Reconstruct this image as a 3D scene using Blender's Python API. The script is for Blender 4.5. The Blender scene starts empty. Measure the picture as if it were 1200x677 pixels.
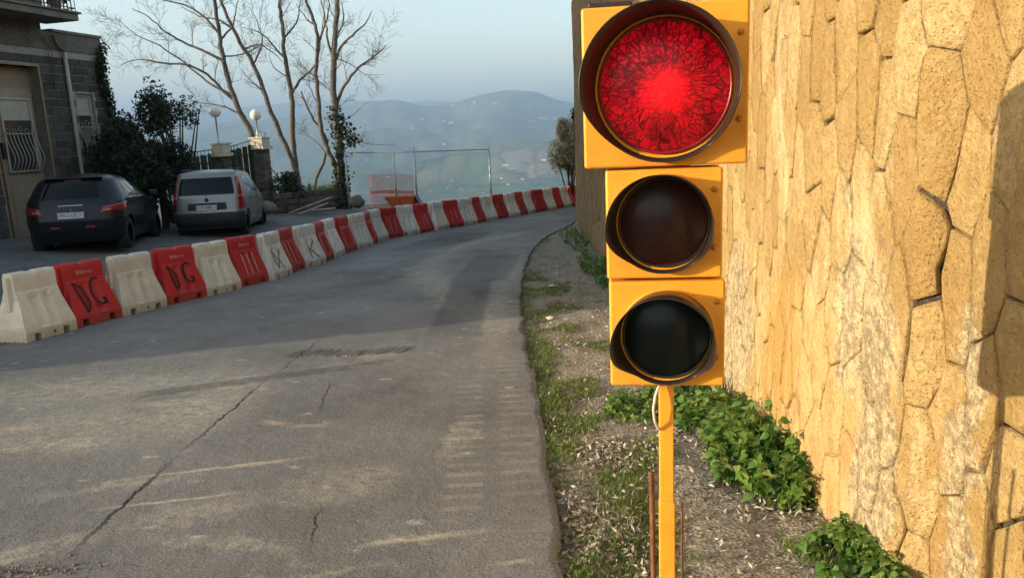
import bpy, bmesh, math, random
import numpy as np
from mathutils import Vector, Matrix, noise as mnoise
random.seed(7); RS = np.random.RandomState(11)
S = bpy.context.scene
COL = S.collection
R = math.radians

# ------------------------------------------------------------------ camera
CAM = Vector((0, 0, 1.65)); FPX = 900.0
P_, R_ = R(11.3), R(2.5)
fw = Vector((0, math.cos(P_), -math.sin(P_)))
r0 = Vector((1, 0, 0)); u0 = r0.cross(fw)
rt = r0 * math.cos(R_) - u0 * math.sin(R_)
up = u0 * math.cos(R_) + r0 * math.sin(R_)
cd = bpy.data.cameras.new('camera'); cam = bpy.data.objects.new('camera', cd); COL.objects.link(cam)
M = Matrix((rt, up, -fw)).transposed().to_4x4(); M.translation = CAM
cam.matrix_world = M
cd.sensor_width = 36; cd.lens = 27.0; cd.clip_start = 0.05; cd.clip_end = 80000
S.camera = cam

# ------------------------------------------------------------------ light
SUN_EL, SUN_DIR = R(9.8), R(17)           # light travels towards +x, turned 17 deg towards +y
tr_ = Vector((math.cos(SUN_DIR) * math.cos(SUN_EL), math.sin(SUN_DIR) * math.cos(SUN_EL), -math.sin(SUN_EL)))
sl = bpy.data.lights.new('sun', 'SUN'); so = bpy.data.objects.new('sun', sl); COL.objects.link(so)
sl.energy = 3.9; sl.angle = R(0.5); sl.color = (1.0, 0.85, 0.62)
so.rotation_mode = 'QUATERNION'; so.rotation_quaternion = tr_.to_track_quat('-Z', 'Y')
W = bpy.data.worlds.new('World'); S.world = W; W.use_nodes = True
wn = W.node_tree.nodes; wl = W.node_tree.links
sky = wn.new('ShaderNodeTexSky'); sky.sky_type = 'NISHITA'; sky.sun_disc = False
sky.sun_elevation = SUN_EL
sky.sun_rotation = math.atan2(-tr_.x, -tr_.y)
sky.air_density = 1.0; sky.dust_density = 2.2; sky.ozone_density = 1.3; sky.altitude = 300
mxw = wn.new('ShaderNodeMix'); mxw.data_type = 'RGBA'; mxw.blend_type = 'MULTIPLY'; mxw.inputs[0].default_value = 1.0; mxw.inputs[7].default_value = (1.16, 1.0, .84, 1)
wl.new(sky.outputs[0], mxw.inputs[6]); wl.new(mxw.outputs[2], wn['Background'].inputs[0]); wn['Background'].inputs[1].default_value = 0.135
S.view_settings.view_transform = 'Standard'; S.view_settings.look = 'None'
S.view_settings.gamma = 1; S.view_settings.exposure = 2.05
S.cycles.max_bounces = 4; S.cycles.diffuse_bounces = 3; S.cycles.volume_bounces = 0
HAZE = 1.9e-4

# ------------------------------------------------------------------ helpers
def ray(px, py):
    return fw + rt * ((px - 600) / FPX) - up * ((py - 338.5) / FPX)
def at(px, py, y):
    d = ray(px, py); return CAM + d * (y / d.y)
def sm(t):
    t = min(1, max(0, t)); return t * t * (3 - 2 * t)
BAR = [(-5.06, 7.80), (-4.93, 8.47), (-4.72, 9.13), (-4.52, 9.79), (-4.18, 10.39), (-3.98, 11.05), (-3.69, 11.68), (-3.59, 12.36), (-3.49, 13.04), (-3.34, 13.72),
       (-3.30, 14.41), (-3.25, 15.10), (-3.16, 15.78), (-2.99, 16.45), (-2.96, 17.15), (-2.81, 17.82), (-2.56, 18.46), (-2.19, 19.04), (-1.89, 19.66), (-1.58, 20.28),
       (-1.25, 20.89), (-0.90, 21.48), (-0.63, 22.11), (-0.29, 22.72), (0.02, 23.34), (0.34, 23.95), (0.62, 24.57), (0.92, 25.20), (1.29, 25.78), (1.61, 26.38),
       (1.98, 26.96), (2.30, 27.57)]
BY = [-30, 3] + [p[1] for p in BAR]; BX = [-7.0, -6.2] + [p[0] for p in BAR]
def bx(y): return float(np.interp(y, BY, BX))
def zg(x, y):
    d = bx(y) - x
    z = -0.0345 * y if y < 34 else -0.0345 * 34 - 0.06 * (y - 34)
    return z + 0.25 * sm((d - 0.5) / 3) + 0.2 * sm((d - 3.5) / 3)

def tag(o, label=None, cat=None, group=None, kind=None):
    if label: o['label'] = label
    if cat: o['category'] = cat
    if group: o['group'] = group
    if kind: o['kind'] = kind
    return o
def empty(name, loc=(0, 0, 0), rz=0, **k):
    o = bpy.data.objects.new(name, None); COL.objects.link(o); o.empty_display_size = .1
    o.location = loc; o.rotation_euler = (0, 0, rz)
    return tag(o, **k)
def link(name, me, parent=None, m=None, **k):
    o = bpy.data.objects.new(name, me); COL.objects.link(o)
    if m is not None and not me.materials: me.materials.append(m)
    if parent is not None: o.parent = parent
    return tag(o, **k)
def mesh(name, V, F, smooth=False):
    me = bpy.data.meshes.new(name); me.from_pydata([tuple(v) for v in V], [], [tuple(f) for f in F])
    if smooth: me.shade_smooth()
    me.update(); return me
class MB:
    def __init__(s): s.V = []; s.F = []
    def add(s, V, F):
        n = len(s.V); s.V += [tuple(v) for v in V]; s.F += [tuple(i + n for i in f) for f in F]; return s
    def box(s, c, d, rz=0, tilt=None):
        x, y, z = [a / 2 for a in d]
        P = [Vector((sx * x, sy * y, sz * z)) for sz in (-1, 1) for sx, sy in ((-1, -1), (1, -1), (1, 1), (-1, 1))]
        m = Matrix.Rotation(rz, 3, 'Z')
        if tilt is not None: m = m @ tilt
        P = [m @ p + Vector(c) for p in P]
        return s.add(P, [(3, 2, 1, 0), (4, 5, 6, 7), (0, 1, 5, 4), (1, 2, 6, 5), (2, 3, 7, 6), (3, 0, 4, 7)])
    def tube(s, pts, rad, n=8, cap=True):
        pts = [Vector(p) for p in pts]; V = []; F = []
        if not hasattr(rad, '__len__'): rad = [rad] * len(pts)
        a = None
        for i, p in enumerate(pts):
            t = (pts[min(i + 1, len(pts) - 1)] - pts[max(i - 1, 0)])
            if t.length < 1e-9: t = Vector((0, 0, 1))
            t.normalize()
            if a is None: a = t.orthogonal().normalized()
            a = (a - t * a.dot(t))
            a = a.normalized() if a.length > 1e-6 else t.orthogonal().normalized()
            b = t.cross(a)
            for k in range(n):
                q = 2 * math.pi * k / n; V.append(p + (a * math.cos(q) + b * math.sin(q)) * rad[i])
        for i in range(len(pts) - 1):
            for k in range(n):
                F.append((i * n + k, i * n + (k + 1) % n, (i + 1) * n + (k + 1) % n, (i + 1) * n + k))
        if cap:
            F.append(tuple(range(n - 1, -1, -1))); F.append(tuple((len(pts) - 1) * n + k for k in range(n)))
        return s.add(V, F)
    def lathe(s, prof, n=32, M4=None, a0=0, a1=2 * math.pi):     # prof (r, h) round local y axis
        V = []; F = []; full = abs(a1 - a0 - 2 * math.pi) < 1e-6; k2 = n if full else n + 1
        for r_, h in prof:
            for k in range(k2):
                q = a0 + (a1 - a0) * k / n; v = Vector((r_ * math.cos(q), h, r_ * math.sin(q)))
                V.append(M4 @ v if M4 else v)
        for i in range(len(prof) - 1):
            for k in range(n):
                k1 = (k + 1) % k2
                F.append((i * k2 + k, i * k2 + k1, (i + 1) * k2 + k1, (i + 1) * k2 + k))
        return s.add(V, F)
    def build(s, name, m, parent=None, smooth=False, bevel=0, seg=2, **k):
        o = link(name, mesh(name, s.V, s.F, smooth), parent, m, **k)
        if bevel:
            b = o.modifiers.new('bevel', 'BEVEL'); b.width = bevel; b.segments = seg; b.limit_method = 'ANGLE'; b.angle_limit = R(35)
            o.data.shade_smooth()
            try: b.harden_normals = True
            except Exception: pass
        return o

# ---- value noise for arrays
_T = RS.rand(256, 256)
def vn(x, y):
    xi = np.floor(x).astype(int); yi = np.floor(y).astype(int); fx = x - xi; fy = y - yi
    fx = fx * fx * (3 - 2 * fx); fy = fy * fy * (3 - 2 * fy)
    g = lambda a, b: _T[a % 256, b % 256]
    return (g(xi, yi) * (1 - fx) + g(xi + 1, yi) * fx) * (1 - fy) + (g(xi, yi + 1) * (1 - fx) + g(xi + 1, yi + 1) * fx) * fy
def fbm(x, y, o=5):
    s = 0; a = .5; 
    for i in range(o): s = s + a * vn(x * 2 ** i + 17.3 * i, y * 2 ** i + 9.1 * i); a *= .5
    return s

# ---- node materials
class NT:
    def __init__(s, name, rough=.8, metal=0, spec=.4):
        s.m = bpy.data.materials.new(name); s.m.use_nodes = True; s.t = s.m.node_tree; s.n = s.t.nodes
        s.b = s.n['Principled BSDF']; s.b.inputs['Roughness'].default_value = rough; s.b.inputs['Metallic'].default_value = metal
        s.b.inputs['Specular IOR Level'].default_value = spec
    def new(s, t, **k):
        n = s.n.new(t)
        for a, v in k.items(): setattr(n, a, v)
        return n
    def ln(s, a, b): s.t.links.new(a, b)
    def put(s, sock, v):
        if isinstance(v, (int, float)): sock.default_value = v
        elif isinstance(v, (tuple, list)):
            sock.default_value = tuple(v) + ((1,) if len(v) == 3 and sock.type == 'RGBA' else ())
        else: s.ln(v, sock)
    def pos(s, obj=False):
        if obj: return s.new('ShaderNodeTexCoord').outputs['Object']
        return s.new('ShaderNodeNewGeometry').outputs['Position']
    def map(s, v, loc=(0, 0, 0), rot=(0, 0, 0), sc=(1, 1, 1), vt='POINT'):
        n = s.new('ShaderNodeMapping', vector_type=vt); s.ln(v, n.inputs[0])
        n.inputs[1].default_value = loc; n.inputs[2].default_value = rot; n.inputs[3].default_value = sc
        return n.outputs[0]
    def noise(s, v, scale, detail=5, rough=.6, col=False):
        n = s.new('ShaderNodeTexNoise'); s.ln(v, n.inputs['Vector']); n.inputs['Scale'].default_value = scale
        n.inputs['Detail'].default_value = detail; n.inputs['Roughness'].default_value = rough
        return n.outputs['Color' if col else 'Fac']
    def voro(s, v, scale, feat='F1', out='Distance', rnd=1):
        n = s.new('ShaderNodeTexVoronoi', feature=feat); s.ln(v, n.inputs['Vector']); n.inputs['Scale'].default_value = scale
        n.inputs['Randomness'].default_value = rnd
        return n.outputs[out]
    def rng(s, v, a, b, c=0, d=1):
        n = s.new('ShaderNodeMapRange'); s.put(n.inputs[0], v)
        for i, q in enumerate((a, b, c, d)): n.inputs[i + 1].default_value = q
        return n.outputs[0]
    def mth(s, op, a, b=0.0, c=None):
        n = s.new('ShaderNodeMath', operation=op); s.put(n.inputs[0], a); s.put(n.inputs[1], b)
        if c is not None: s.put(n.inputs[2], c)
        return n.outputs[0]
    def vm(s, op, a, b=None):
        n = s.new('ShaderNodeVectorMath', operation=op); s.put(n.inputs[0], a)
        if b is not None: s.put(n.inputs[1], b)
        return n.outputs['Value' if op in ('LENGTH', 'DOT_PRODUCT') else 'Vector']
    def xyz(s, v):
        n = s.new('ShaderNodeSeparateXYZ'); s.ln(v, n.inputs[0]); return n.outputs
    def mix(s, f, a, b, bt='MIX'):
        n = s.new('ShaderNodeMix', data_type='RGBA', blend_type=bt); s.put(n.inputs[0], f); s.put(n.inputs[6], a); s.put(n.inputs[7], b)
        return n.outputs[2]
    def ramp(s, v, stops):
        n = s.new('ShaderNodeValToRGB'); s.ln(v, n.inputs[0]); e = n.color_ramp.elements
        while len(e) < len(stops): e.new(.5)
        for i, (p, c) in enumerate(stops): e[i].position = p; e[i].color = tuple(c) + (1,)
        return n.outputs[0]
    def rand(s): return s.new('ShaderNodeObjectInfo').outputs['Random']
    def bump(s, h, st=.5, dist=.01, prev=None):
        n = s.new('ShaderNodeBump'); s.ln(h, n.inputs['Height']); n.inputs['Strength'].default_value = st; n.inputs['Distance'].default_value = dist
        if prev: s.ln(prev, n.inputs['Normal'])
        return n.outputs[0]
    def done(s, col=None, rough=None, normal=None):
        if col is not None: s.put(s.b.inputs['Base Color'], col)
        if rough is not None: s.put(s.b.inputs['Roughness'], rough)
        if normal is not None: s.ln(normal, s.b.inputs['Normal'])
        return s.m

def simple(name, c, rough=.6, metal=0, var=.25, scale=6, bump=0, spec=.4, obj=True, bs=None):
    t = NT(name, rough, metal, spec); p = t.pos(obj); n = t.noise(p, scale)
    f = t.rng(n, .3, .7, 1 - var, 1 + var)
    col = t.mix(1.0, c, t.vm('SCALE', (1, 1, 1)), 'MULTIPLY')
    sc = t.new('ShaderNodeVectorMath', operation='SCALE'); sc.inputs[0].default_value = c[:3]; t.ln(f, sc.inputs['Scale'])
    nm = t.bump(t.noise(p, bs or scale * 8), .6, bump) if bump else None
    return t.done(sc.outputs[0], None, nm)

# leaf material: light passes a little
def leafmat(name, cols, trans=.25, rough=.5):
    t = NT(name, rough, 0, .35); p = t.pos(); 
    geo = t.new('ShaderNodeNewGeometry')
    c = t.ramp(geo.outputs['Random Per Island'], [(i / max(1, len(cols) - 1), q) for i, q in enumerate(cols)])
    n = t.noise(p, 3.0, 2); c = t.mix(t.rng(n, .35, .65, 0, .45), c, tuple(v * .6 for v in cols[0]))
    t.done(c)
    tl = t.new('ShaderNodeBsdfTranslucent'); t.ln(c, tl.inputs[0]); mx = t.new('ShaderNodeMixShader'); mx.inputs[0].default_value = trans
    out = t.n['Material Output']; t.ln(t.b.outputs[0], mx.inputs[1]); t.ln(tl.outputs[0], mx.inputs[2]); t.ln(mx.outputs[0], out.inputs[0])
    return t.m

def leafcloud(mb, C, L, Wd, seed=0, droop=.2, flat=0.0, N=None):
    """many small folded leaves: each base, two sides, tip"""
    rs = np.random.RandomState(seed); n = len(C); C = np.asarray(C, float)
    d = rs.normal(size=(n, 3)); d[:, 2] = d[:, 2] * (1 - flat) - droop; d /= np.linalg.norm(d, axis=1)[:, None]
    q = rs.normal(size=(n, 3)); q[:, 2] += flat * 2
    s = np.cross(d, q); s /= np.linalg.norm(s, axis=1)[:, None]; nn = np.cross(s, d)
    l = L * (.6 + .8 * rs.rand(n))[:, None]; w = Wd * (.6 + .8 * rs.rand(n))[:, None]
    a = C; b = C + d * l * .45 + s * w * .5 + nn * w * .15; c = C + d * l - nn * l * .08; e = C + d * l * .45 - s * w * .5 + nn * w * .15
    V = np.stack([a, b, c, e], 1).reshape(-1, 3)
    base = len(mb.V); mb.V += [tuple(v) for v in V]
    mb.F += [(base + 4 * i, base + 4 * i + 1, base + 4 * i + 2, base + 4 * i + 3) for i in range(n)]

def text_mesh(name, body, size, extrude=.001, align='CENTER'):
    c = bpy.data.curves.new('t', 'FONT'); c.body = body; c.size = size; c.extrude = extrude; c.align_x = align; c.align_y = 'CENTER'
    o = bpy.data.objects.new('t', c); COL.objects.link(o)
    dg = bpy.context.evaluated_depsgraph_get(); me = bpy.data.meshes.new_from_object(o.evaluated_get(dg)); me.name = name
    me.materials.clear()
    bpy.data.objects.remove(o); bpy.data.curves.remove(c); return me

# ================================================================== materials
def asphalt():
    t = NT('worn_asphalt', .85, 0, .3); p = t.pos()
    big = t.noise(p, .6, 5, .65); med = t.noise(t.map(p, sc=(1, .5, 1)), 3.0, 6, .7); fine = t.noise(p, 90, 3, .7); agg = t.voro(p, 75)
    c = t.ramp(big, [(.3, (.155, .150, .138)), (.5, (.235, .226, .205)), (.72, (.31, .295, .262))])
    c = t.mix(t.rng(med, .48, .72, 0, .65), c, (.29, .28, .25))
    c = t.mix(t.rng(fine, .3, .7, .55, 0), c, (.02, .02, .02))
    spk = t.rng(t.noise(p, 34, 3, .8), .66, .74)
    c = t.mix(t.mth('MULTIPLY', spk, .55), c, (.42, .39, .32))
    warp = t.vm('ADD', p, t.vm('SCALE', t.vm('SUBTRACT', t.noise(p, 3.2, 6, .7, True), (.5, .5, .5)), None))
    wp_sc = warp.node.inputs[1].links[0].from_node; wp_sc.inputs['Scale'].default_value = .55
    warp2 = t.vm('ADD', p, t.vm('SCALE', t.vm('SUBTRACT', t.noise(p, 7, 5, .7, True), (.5, .5, .5)), None))
    warp2.node.inputs[1].links[0].from_node.inputs['Scale'].default_value = .10
    def ell(x, y, rx, ry, rot=0, w=warp, lo=1.0, hi=.35):
        m = t.map(w, loc=(x, y, 0), rot=(0, 0, R(rot)), sc=(rx, ry, 1e6), vt='TEXTURE')
        return t.rng(t.vm('LENGTH', m), lo, hi)
    def seg(p0, p1, wd, w=warp2, soft=.2):
        cx, cy = (p0[0] + p1[0]) / 2, (p0[1] + p1[1]) / 2; L = math.dist(p0, p1) / 2; a = math.atan2(p1[1] - p0[1], p1[0] - p0[0])
        m = t.map(w, loc=(cx, cy, 0), rot=(0, 0, a), sc=(L, wd, 1e6), vt='TEXTURE'); q = t.xyz(m)
        return t.rng(t.mth('MAXIMUM', t.mth('ABSOLUTE', q[0]), t.mth('ABSOLUTE', q[1])), 1, soft)
    tex = t.rng(t.noise(t.map(p, sc=(1, 1.3, 1)), 13, 7, .85), .38, .66)
    dust = (.52, .46, .34)
    for a in [(-.93, 3.80, .42, .33, 20), (-1.62, 3.52, .42, .18, 25), (-.47, 3.16, .34, .06, 10), (-2.2, 3.9, .5, .09, 12), (-2.9, 4.6, .5, .14, 5),
              (-1.3, 3.15, .5, .10, -20), (-.35, 4.4, .5, .12, 80), (-2.6, 5.4, .5, .15, 0), (-2.35, 3.12, .5, .12, 30),
              (-1.2, 2.8, .9, .07, 10), (-.2, 8.0, .3, 2.4, 0), (-.9, 10, .38, 3.4, 14), (-1.3, 13, .4, 3.4, -4), (.0, 12, .25, 3.5, -3), (-.6, 16.5, .4, 3.0, -30), (-1.3, 6.3, .45, .1, 3), (-1.25, 6.62, .35, .09, 0), (-3.4, 5.9, 1.6, .6, 5), (-3.0, 4.9, 1.4, .6, 0), (-2.2, 5.5, .5, .9, 0)]:
        c = t.mix(t.mth('MULTIPLY', t.mth('MULTIPLY', ell(*a), tex), .62), c, dust)
    fl = t.map(warp2, sc=(.55, 1.0, 1)); fd = t.voro(fl, 7.5); fr = t.xyz(t.voro(fl, 7.5, out='Color'))
    c = t.mix(t.mth('MULTIPLY', t.mth('MULTIPLY', t.rng(t.mth('ADD', fd, t.rng(med, .3, .7, .12, -.06)), .26, .12), t.rng(fr[0], .60, .76)), t.mth('MULTIPLY', tex, .8)), c, (.66, .62, .52))
    c = t.mix(t.mth('MULTIPLY', ell(-2.45, 2.86, .55, .12, 4), .9), c, (.45, .30, .15))
    # dry clay smears
    for a in [((-1.74, 4.90), (-1.50, 4.80), .055), ((-1.52, 4.78), (-1.22, 4.76), .045), ((-1.75, 4.06), (-1.25, 4.18), .03), ((-3.6, 4.95), (-3.2, 5.0), .04), ((-3.05, 5.05), (-2.8, 5.0), .03)]:
        c = t.mix(t.mth('MULTIPLY', seg(*a), .7), c, (.44, .34, .23))
    for a in [((-2.35, 3.95), (-1.15, 4.22), .02), ((-2.2, 3.6), (-1.4, 3.75), .02), ((-.75, 3.1), (-.25, 3.2), .03), ((-.12, 2.9), (.05, 2.92), .025)]:
        c = t.mix(t.mth('MULTIPLY', seg(*a), .7), c, dust)
    # dusty footprints of a tracked machine: rows of short bars
    q = t.xyz(p); yy = t.mth('SINE', t.mth('MULTIPLY', q[1], 46)); bars = t.rng(yy, .1, .7)
    for x0, x1, y0, y1 in ((-.40, -.62, 3.2, 6.6),):
        for off in (.0, .3):
            xc = t.rng(q[1], y0, y1, x0 + off + .12, x1 + off + .25)
            dx = t.mth('ABSOLUTE', t.mth('SUBTRACT', q[0], xc)); band = t.rng(dx, .115, .085)
            lim = t.mth('MULTIPLY', t.rng(q[1], 2.9, 3.3), t.rng(q[1], 6.9, 6.0)); br = t.rng(t.noise(p, 3.5, 6), .40, .62)
            c = t.mix(t.mth('MULTIPLY', t.mth('MULTIPLY', t.mth('MULTIPLY', band, bars), lim), t.mth('MULTIPLY', br, .34)), c, (.40, .37, .30))
    # darker re-laid strips
    for a in [((-1.9, 15), (-.9, 19), .7), ((-.5, 10.5), (-.2, 14), .45), ((-.6, 7.2), (-.55, 11), .3), ((-3.0, 5.6), (-1.0, 6.4), .10)]:
        c = t.mix(t.mth('MULTIPLY', seg(*a, soft=.8), .45), c, (.05, .05, .052))
    cr = None
    for a in [((-2.02, 3.0), (-2.03, 4.4), .020), ((-2.03, 4.3), (-2.0, 6.1), .016), ((-1.98, 6.0), (-1.9, 7.6), .010), ((-.94, 3.1), (-1.0, 3.6), .007), ((-1.36, 5.0), (-1.47, 5.9), .008), ((-1.47, 5.9), (-1.3, 7.4), .006), ((-2.3, 3.03), (-2.0, 2.99), .02)]:
        k = seg(*a, soft=.1); cr = k if cr is None else t.mth('MAXIMUM', cr, k)
    c = t.mix(cr, c, (.012, .011, .010))
    h = t.mth('ADD', t.mth('MULTIPLY', fine, .5), t.mth('MULTIPLY', agg, .8)); h = t.mth('SUBTRACT', h, t.mth('MULTIPLY', cr, 3))
    n = t.bump(h, .30, .005); n = t.bump(t.noise(p, 5, 5), .25, .05, n)
    return t.done(c, t.rng(big, .3, .7, .95, .7), n)
def soil():
    t = NT('verge_soil', .95, 0, .2); p = t.pos(); a = t.noise(p, 2.2, 6, .7); b = t.noise(p, 28, 6, .8); v = t.voro(p, 55)
    c = t.ramp(b, [(.3, (.13, .11, .085)), (.5, (.30, .26, .205)), (.66, (.46, .41, .33)), (.8, (.62, .58, .49))])
    c = t.mix(t.rng(a, .5, .66, 0, .55), c, (.13, .135, .055))
    n = t.bump(t.mth('ADD', b, v), .9, .02)
    return t.done(c, None, n)
def stone(name, warm=True, mortar=False):
    t = NT(name, .92, 0, .2); p = t.pos()
    n1 = t.noise(p, 3.0, 6, .65); n2 = t.noise(p, 26, 7, .75); n3 = t.noise(t.map(p, sc=(1, 1, .3)), 1.6, 6, .7); pit = t.voro(p, 42)
    n4 = t.noise(t.map(p, sc=(1, 1, .5)), 9, 6, .75); n5 = t.noise(p, 70, 5, .8); pit2 = t.voro(p, 95)
    if mortar:
        c = t.ramp(n2, [(.3, (.03, .027, .022)), (.55, (.08, .07, .055)), (.75, (.20, .17, .12))])
    else:
        c = t.ramp(n1, [(.3, (.45, .305, .108)), (.5, (.52, .368, .144)), (.7, (.58, .43, .19))])
        sc = t.new('ShaderNodeVectorMath', operation='SCALE'); t.ln(c, sc.inputs[0]); t.ln(t.rng(t.rand(), 0, 1, .80, 1.08), sc.inputs['Scale']); c = sc.outputs[0]
        c = t.mix(t.rng(t.rand(), .6, 1, 0, .5), c, (.68, .56, .31)); c = t.mix(t.rng(t.rand(), .25, 0, 0, .4), c, (.45, .27, .10))
        c = t.mix(t.rng(n2, .38, .62, .55, 0), c, (.33, .18, .06))
        c = t.mix(t.rng(n4, .62, .70, 0, .4), c, (.80, .64, .36))
    z = t.xyz(p)
    # lower wall: flaked pale patches and dark lichen
    low = t.rng(z[2], 1.9, .2); k = t.mth('MULTIPLY', t.rng(t.mth('ADD', n3, t.mth('MULTIPLY', low, .12)), .60, .68), .7)
    c = t.mix(k, c, (.76, .62, .36))
    k2 = t.mth('MULTIPLY', t.rng(t.mth('ADD', n4, t.mth('MULTIPLY', low, .10)), .60, .68), t.mth('MULTIPLY', t.rng(n3, .46, .58), .8))
    c = t.mix(k2, c, (.20, .17, .13))
    wq = t.vm('ADD', p, t.vm('SCALE', t.vm('SUBTRACT', t.noise(p, 5, 6, .75, True), (.5, .5, .5)), None)); wq.node.inputs[1].links[0].from_node.inputs['Scale'].default_value = .55
    def patch(y, zc, ry, rz): return t.rng(t.vm('LENGTH', t.map(wq, loc=(1.4, y, zc), sc=(3.0, ry, rz), vt='TEXTURE')), 1.05, .8)
    c = t.mix(t.mth('MULTIPLY', patch(3.55, .35, .75, .60), .55), c, (.58, .33, .085))
    for q in ((2.78, .35, .17, .75), (4.75, .45, .42, .50), (3.02, .9, .10, .35), (2.36, .5, .10, .6)):
        c = t.mix(t.mth('MULTIPLY', patch(*q), .85), c, t.mix(t.rng(n2, .42, .60), (.27, .21, .13), t.mix(t.rng(n5, .35, .6), (.50, .40, .22), (.74, .62, .37))))
    c = t.mix(t.rng(n5, .30, .5, .5, 0), c, (.30, .17, .06))
    c = t.mix(t.mth('MULTIPLY', t.rng(z[1], 7, 12), .8), c, t.mix(t.rng(n4, .4, .6), (.16, .115, .06), (.30, .22, .12)))  # far wall's brown shade from the house shadow, mixed into the colour
    h = t.mth('ADD', t.mth('MULTIPLY', n2, 1.0), t.mth('MULTIPLY', t.rng(pit, 0, .5), .35)); h = t.mth('ADD', h, t.mth('MULTIPLY', t.rng(t.mth('ADD', t.rng(pit2, 0, .5), n5), .4, 1.2), .5))
    nn = t.bump(h, .9, .020); nn = t.bump(n1, .4, .04, nn)
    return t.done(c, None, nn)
def plastic(name, c, dirt=(.25, .22, .17), amt=.6):
    t = NT(name, .5, 0, .35); p = t.pos(True); w = t.pos()
    n = t.noise(w, 5, 6, .7); n2 = t.noise(w, 40, 4, .7); z = t.xyz(p)
    sc = t.new('ShaderNodeVectorMath', operation='SCALE'); sc.inputs[0].default_value = c; t.ln(t.rng(t.rand(), 0, 1, .82, 1.1), sc.inputs['Scale'])
    k = t.mth('MULTIPLY', t.rng(n, .42, .75), amt); k = t.mth('MAXIMUM', k, t.mth('MULTIPLY', t.rng(z[2], .22, .0), t.rng(n2, .25, .65)))
    cc = t.mix(k, sc.outputs[0], dirt)
    cc = t.mix(t.rng(t.noise(t.map(w, sc=(1, 1, .2)), 30, 5, .8), .62, .7, 0, .5), cc, tuple(v * .35 for v in dirt))
    return t.done(cc, t.rng(n, .3, .7, .38, .65), t.bump(n2, .25, .004))

MT = {}
MT['asphalt'] = asphalt(); MT['soil'] = soil()
MT['stone'] = stone('yellow_tufa'); MT['mortar'] = stone('old_mortar', mortar=True)
MT['red'] = plastic('red_plastic', (.52, .026, .026), (.20, .08, .06), .4)
MT['white'] = plastic('cream_plastic', (.78, .73, .59), (.34, .29, .20), .4)
MT['white2'] = plastic('white_plastic', (.78, .76, .68), (.28, .25, .20), .5)
MT['spray'] = simple('black_spray_paint', (.035, .012, .013), .6)
MT['stencil'] = simple('painted_rib_highlight', (.55, .46, .42), .6)  # light caught by the barrier ribs, put in as pale colour
MT['stencilr'] = simple('faded_pink_stencil', (.60, .34, .30), .6)
MT['block'] = None

def concrete(name, c1, c2, sc=4, dark=(.03, .028, .025), bump=.008, rnd=True):
    t = NT(name, .9, 0, .25); p = t.pos(); n = t.noise(p, sc, 6, .7); f = t.noise(p, sc * 12, 4, .7)
    c = t.mix(t.rng(n, .35, .65), c1, c2); c = t.mix(t.rng(f, .35, .6, .5, 0), c, dark)
    if rnd:
        s_ = t.new('ShaderNodeVectorMath', operation='SCALE'); t.ln(c, s_.inputs[0]); t.ln(t.rng(t.rand(), 0, 1, .75, 1.25), s_.inputs['Scale']); c = s_.outputs[0]
    return t.done(c, None, t.bump(f, .7, bump))
MT['block'] = concrete('grey_lava_block', (.06, .056, .05), (.105, .098, .085))
MT['joint'] = concrete('pale_joint', (.30, .285, .25), (.42, .39, .34), rnd=False)
MT['render'] = concrete('dirty_render', (.10, .09, .075), (.20, .18, .15), 2, rnd=False)
MT['slab'] = concrete('balcony_concrete', (.16, .14, .115), (.27, .24, .20), 3, rnd=False)
MT['cream'] = concrete('cream_stone', (.58, .52, .40), (.70, .64, .50), 5, (.3, .26, .2), rnd=False)
MT['park'] = concrete('parking_asphalt', (.12, .115, .105), (.20, .19, .17), 1.2, (.04, .04, .04), rnd=False)
MT['rubble'] = concrete('rubble_stone', (.17, .15, .12), (.32, .28, .22), 5)
MT['pstone'] = concrete('brown_pillar_stone', (.09, .075, .055), (.19, .16, .12), 6)
MT['wood'] = simple('brown_door_wood', (.26, .175, .10), .55, var=.2, scale=3, bump=.004)
MT['doorm'] = simple('beige_door_paint', (.30, .225, .15), .5, var=.12)
MT['plank'] = simple('old_plank_wood', (.33, .28, .21), .8, var=.3, bump=.004)
MT['bark'] = simple('grey_bark', (.12, .104, .084), .9, var=.5, scale=9, bump=.02)
MT['twig'] = simple('twig_bark', (.15, .13, .11), .9, var=.3, scale=5)
MT['darkbark'] = simple('dark_bark', (.06, .05, .04), .9, var=.3)
MT['greenmetal'] = simple('dark_green_painted_metal', (.028, .050, .042), .45, var=.2, scale=3)
MT['blackmetal'] = simple('black_iron', (.02, .02, .022), .5)
MT['galv'] = simple('galvanised_steel', (.42, .43, .42), .45, .7, var=.15)
MT['whitemetal'] = simple('cream_painted_metal', (.38, .34, .28), .5, var=.1)
MT['rust'] = simple('rusty_steel', (.20, .085, .035), .9, .2, var=.45, scale=30, bump=.004)
MT['orange'] = None
t = NT('orange_yellow_paint', .42, 0, .4); p = t.pos(True); n = t.noise(p, 5, 6, .7); n2 = t.noise(t.map(p, sc=(1, 1, .25)), 26, 6, .8)
c = t.mix(t.rng(n, .35, .7), (.86, .40, .035), (.74, .29, .018)); c = t.mix(t.rng(n2, .64, .72, 0, .6), c, (.33, .13, .03))
c = t.mix(t.rng(t.noise(p, 90, 3), .66, .72, 0, .6), c, (.2, .1, .04))
MT['orange'] = t.done(c, t.rng(n, .3, .7, .36, .6), t.bump(n2, .2, .002))
MT['vis'] = simple('black_visor_plastic', (.028, .020, .015), .38, spec=.5, var=.2)
MT['bolt'] = simple('painted_bolt', (.50, .22, .03), .5, .3)
MT['cable'] = simple('dirty_white_cable', (.62, .58, .48), .5)
MT['glass'] = simple('dark_car_glass', (.006, .007, .008), .14, spec=.22, var=.1)
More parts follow.
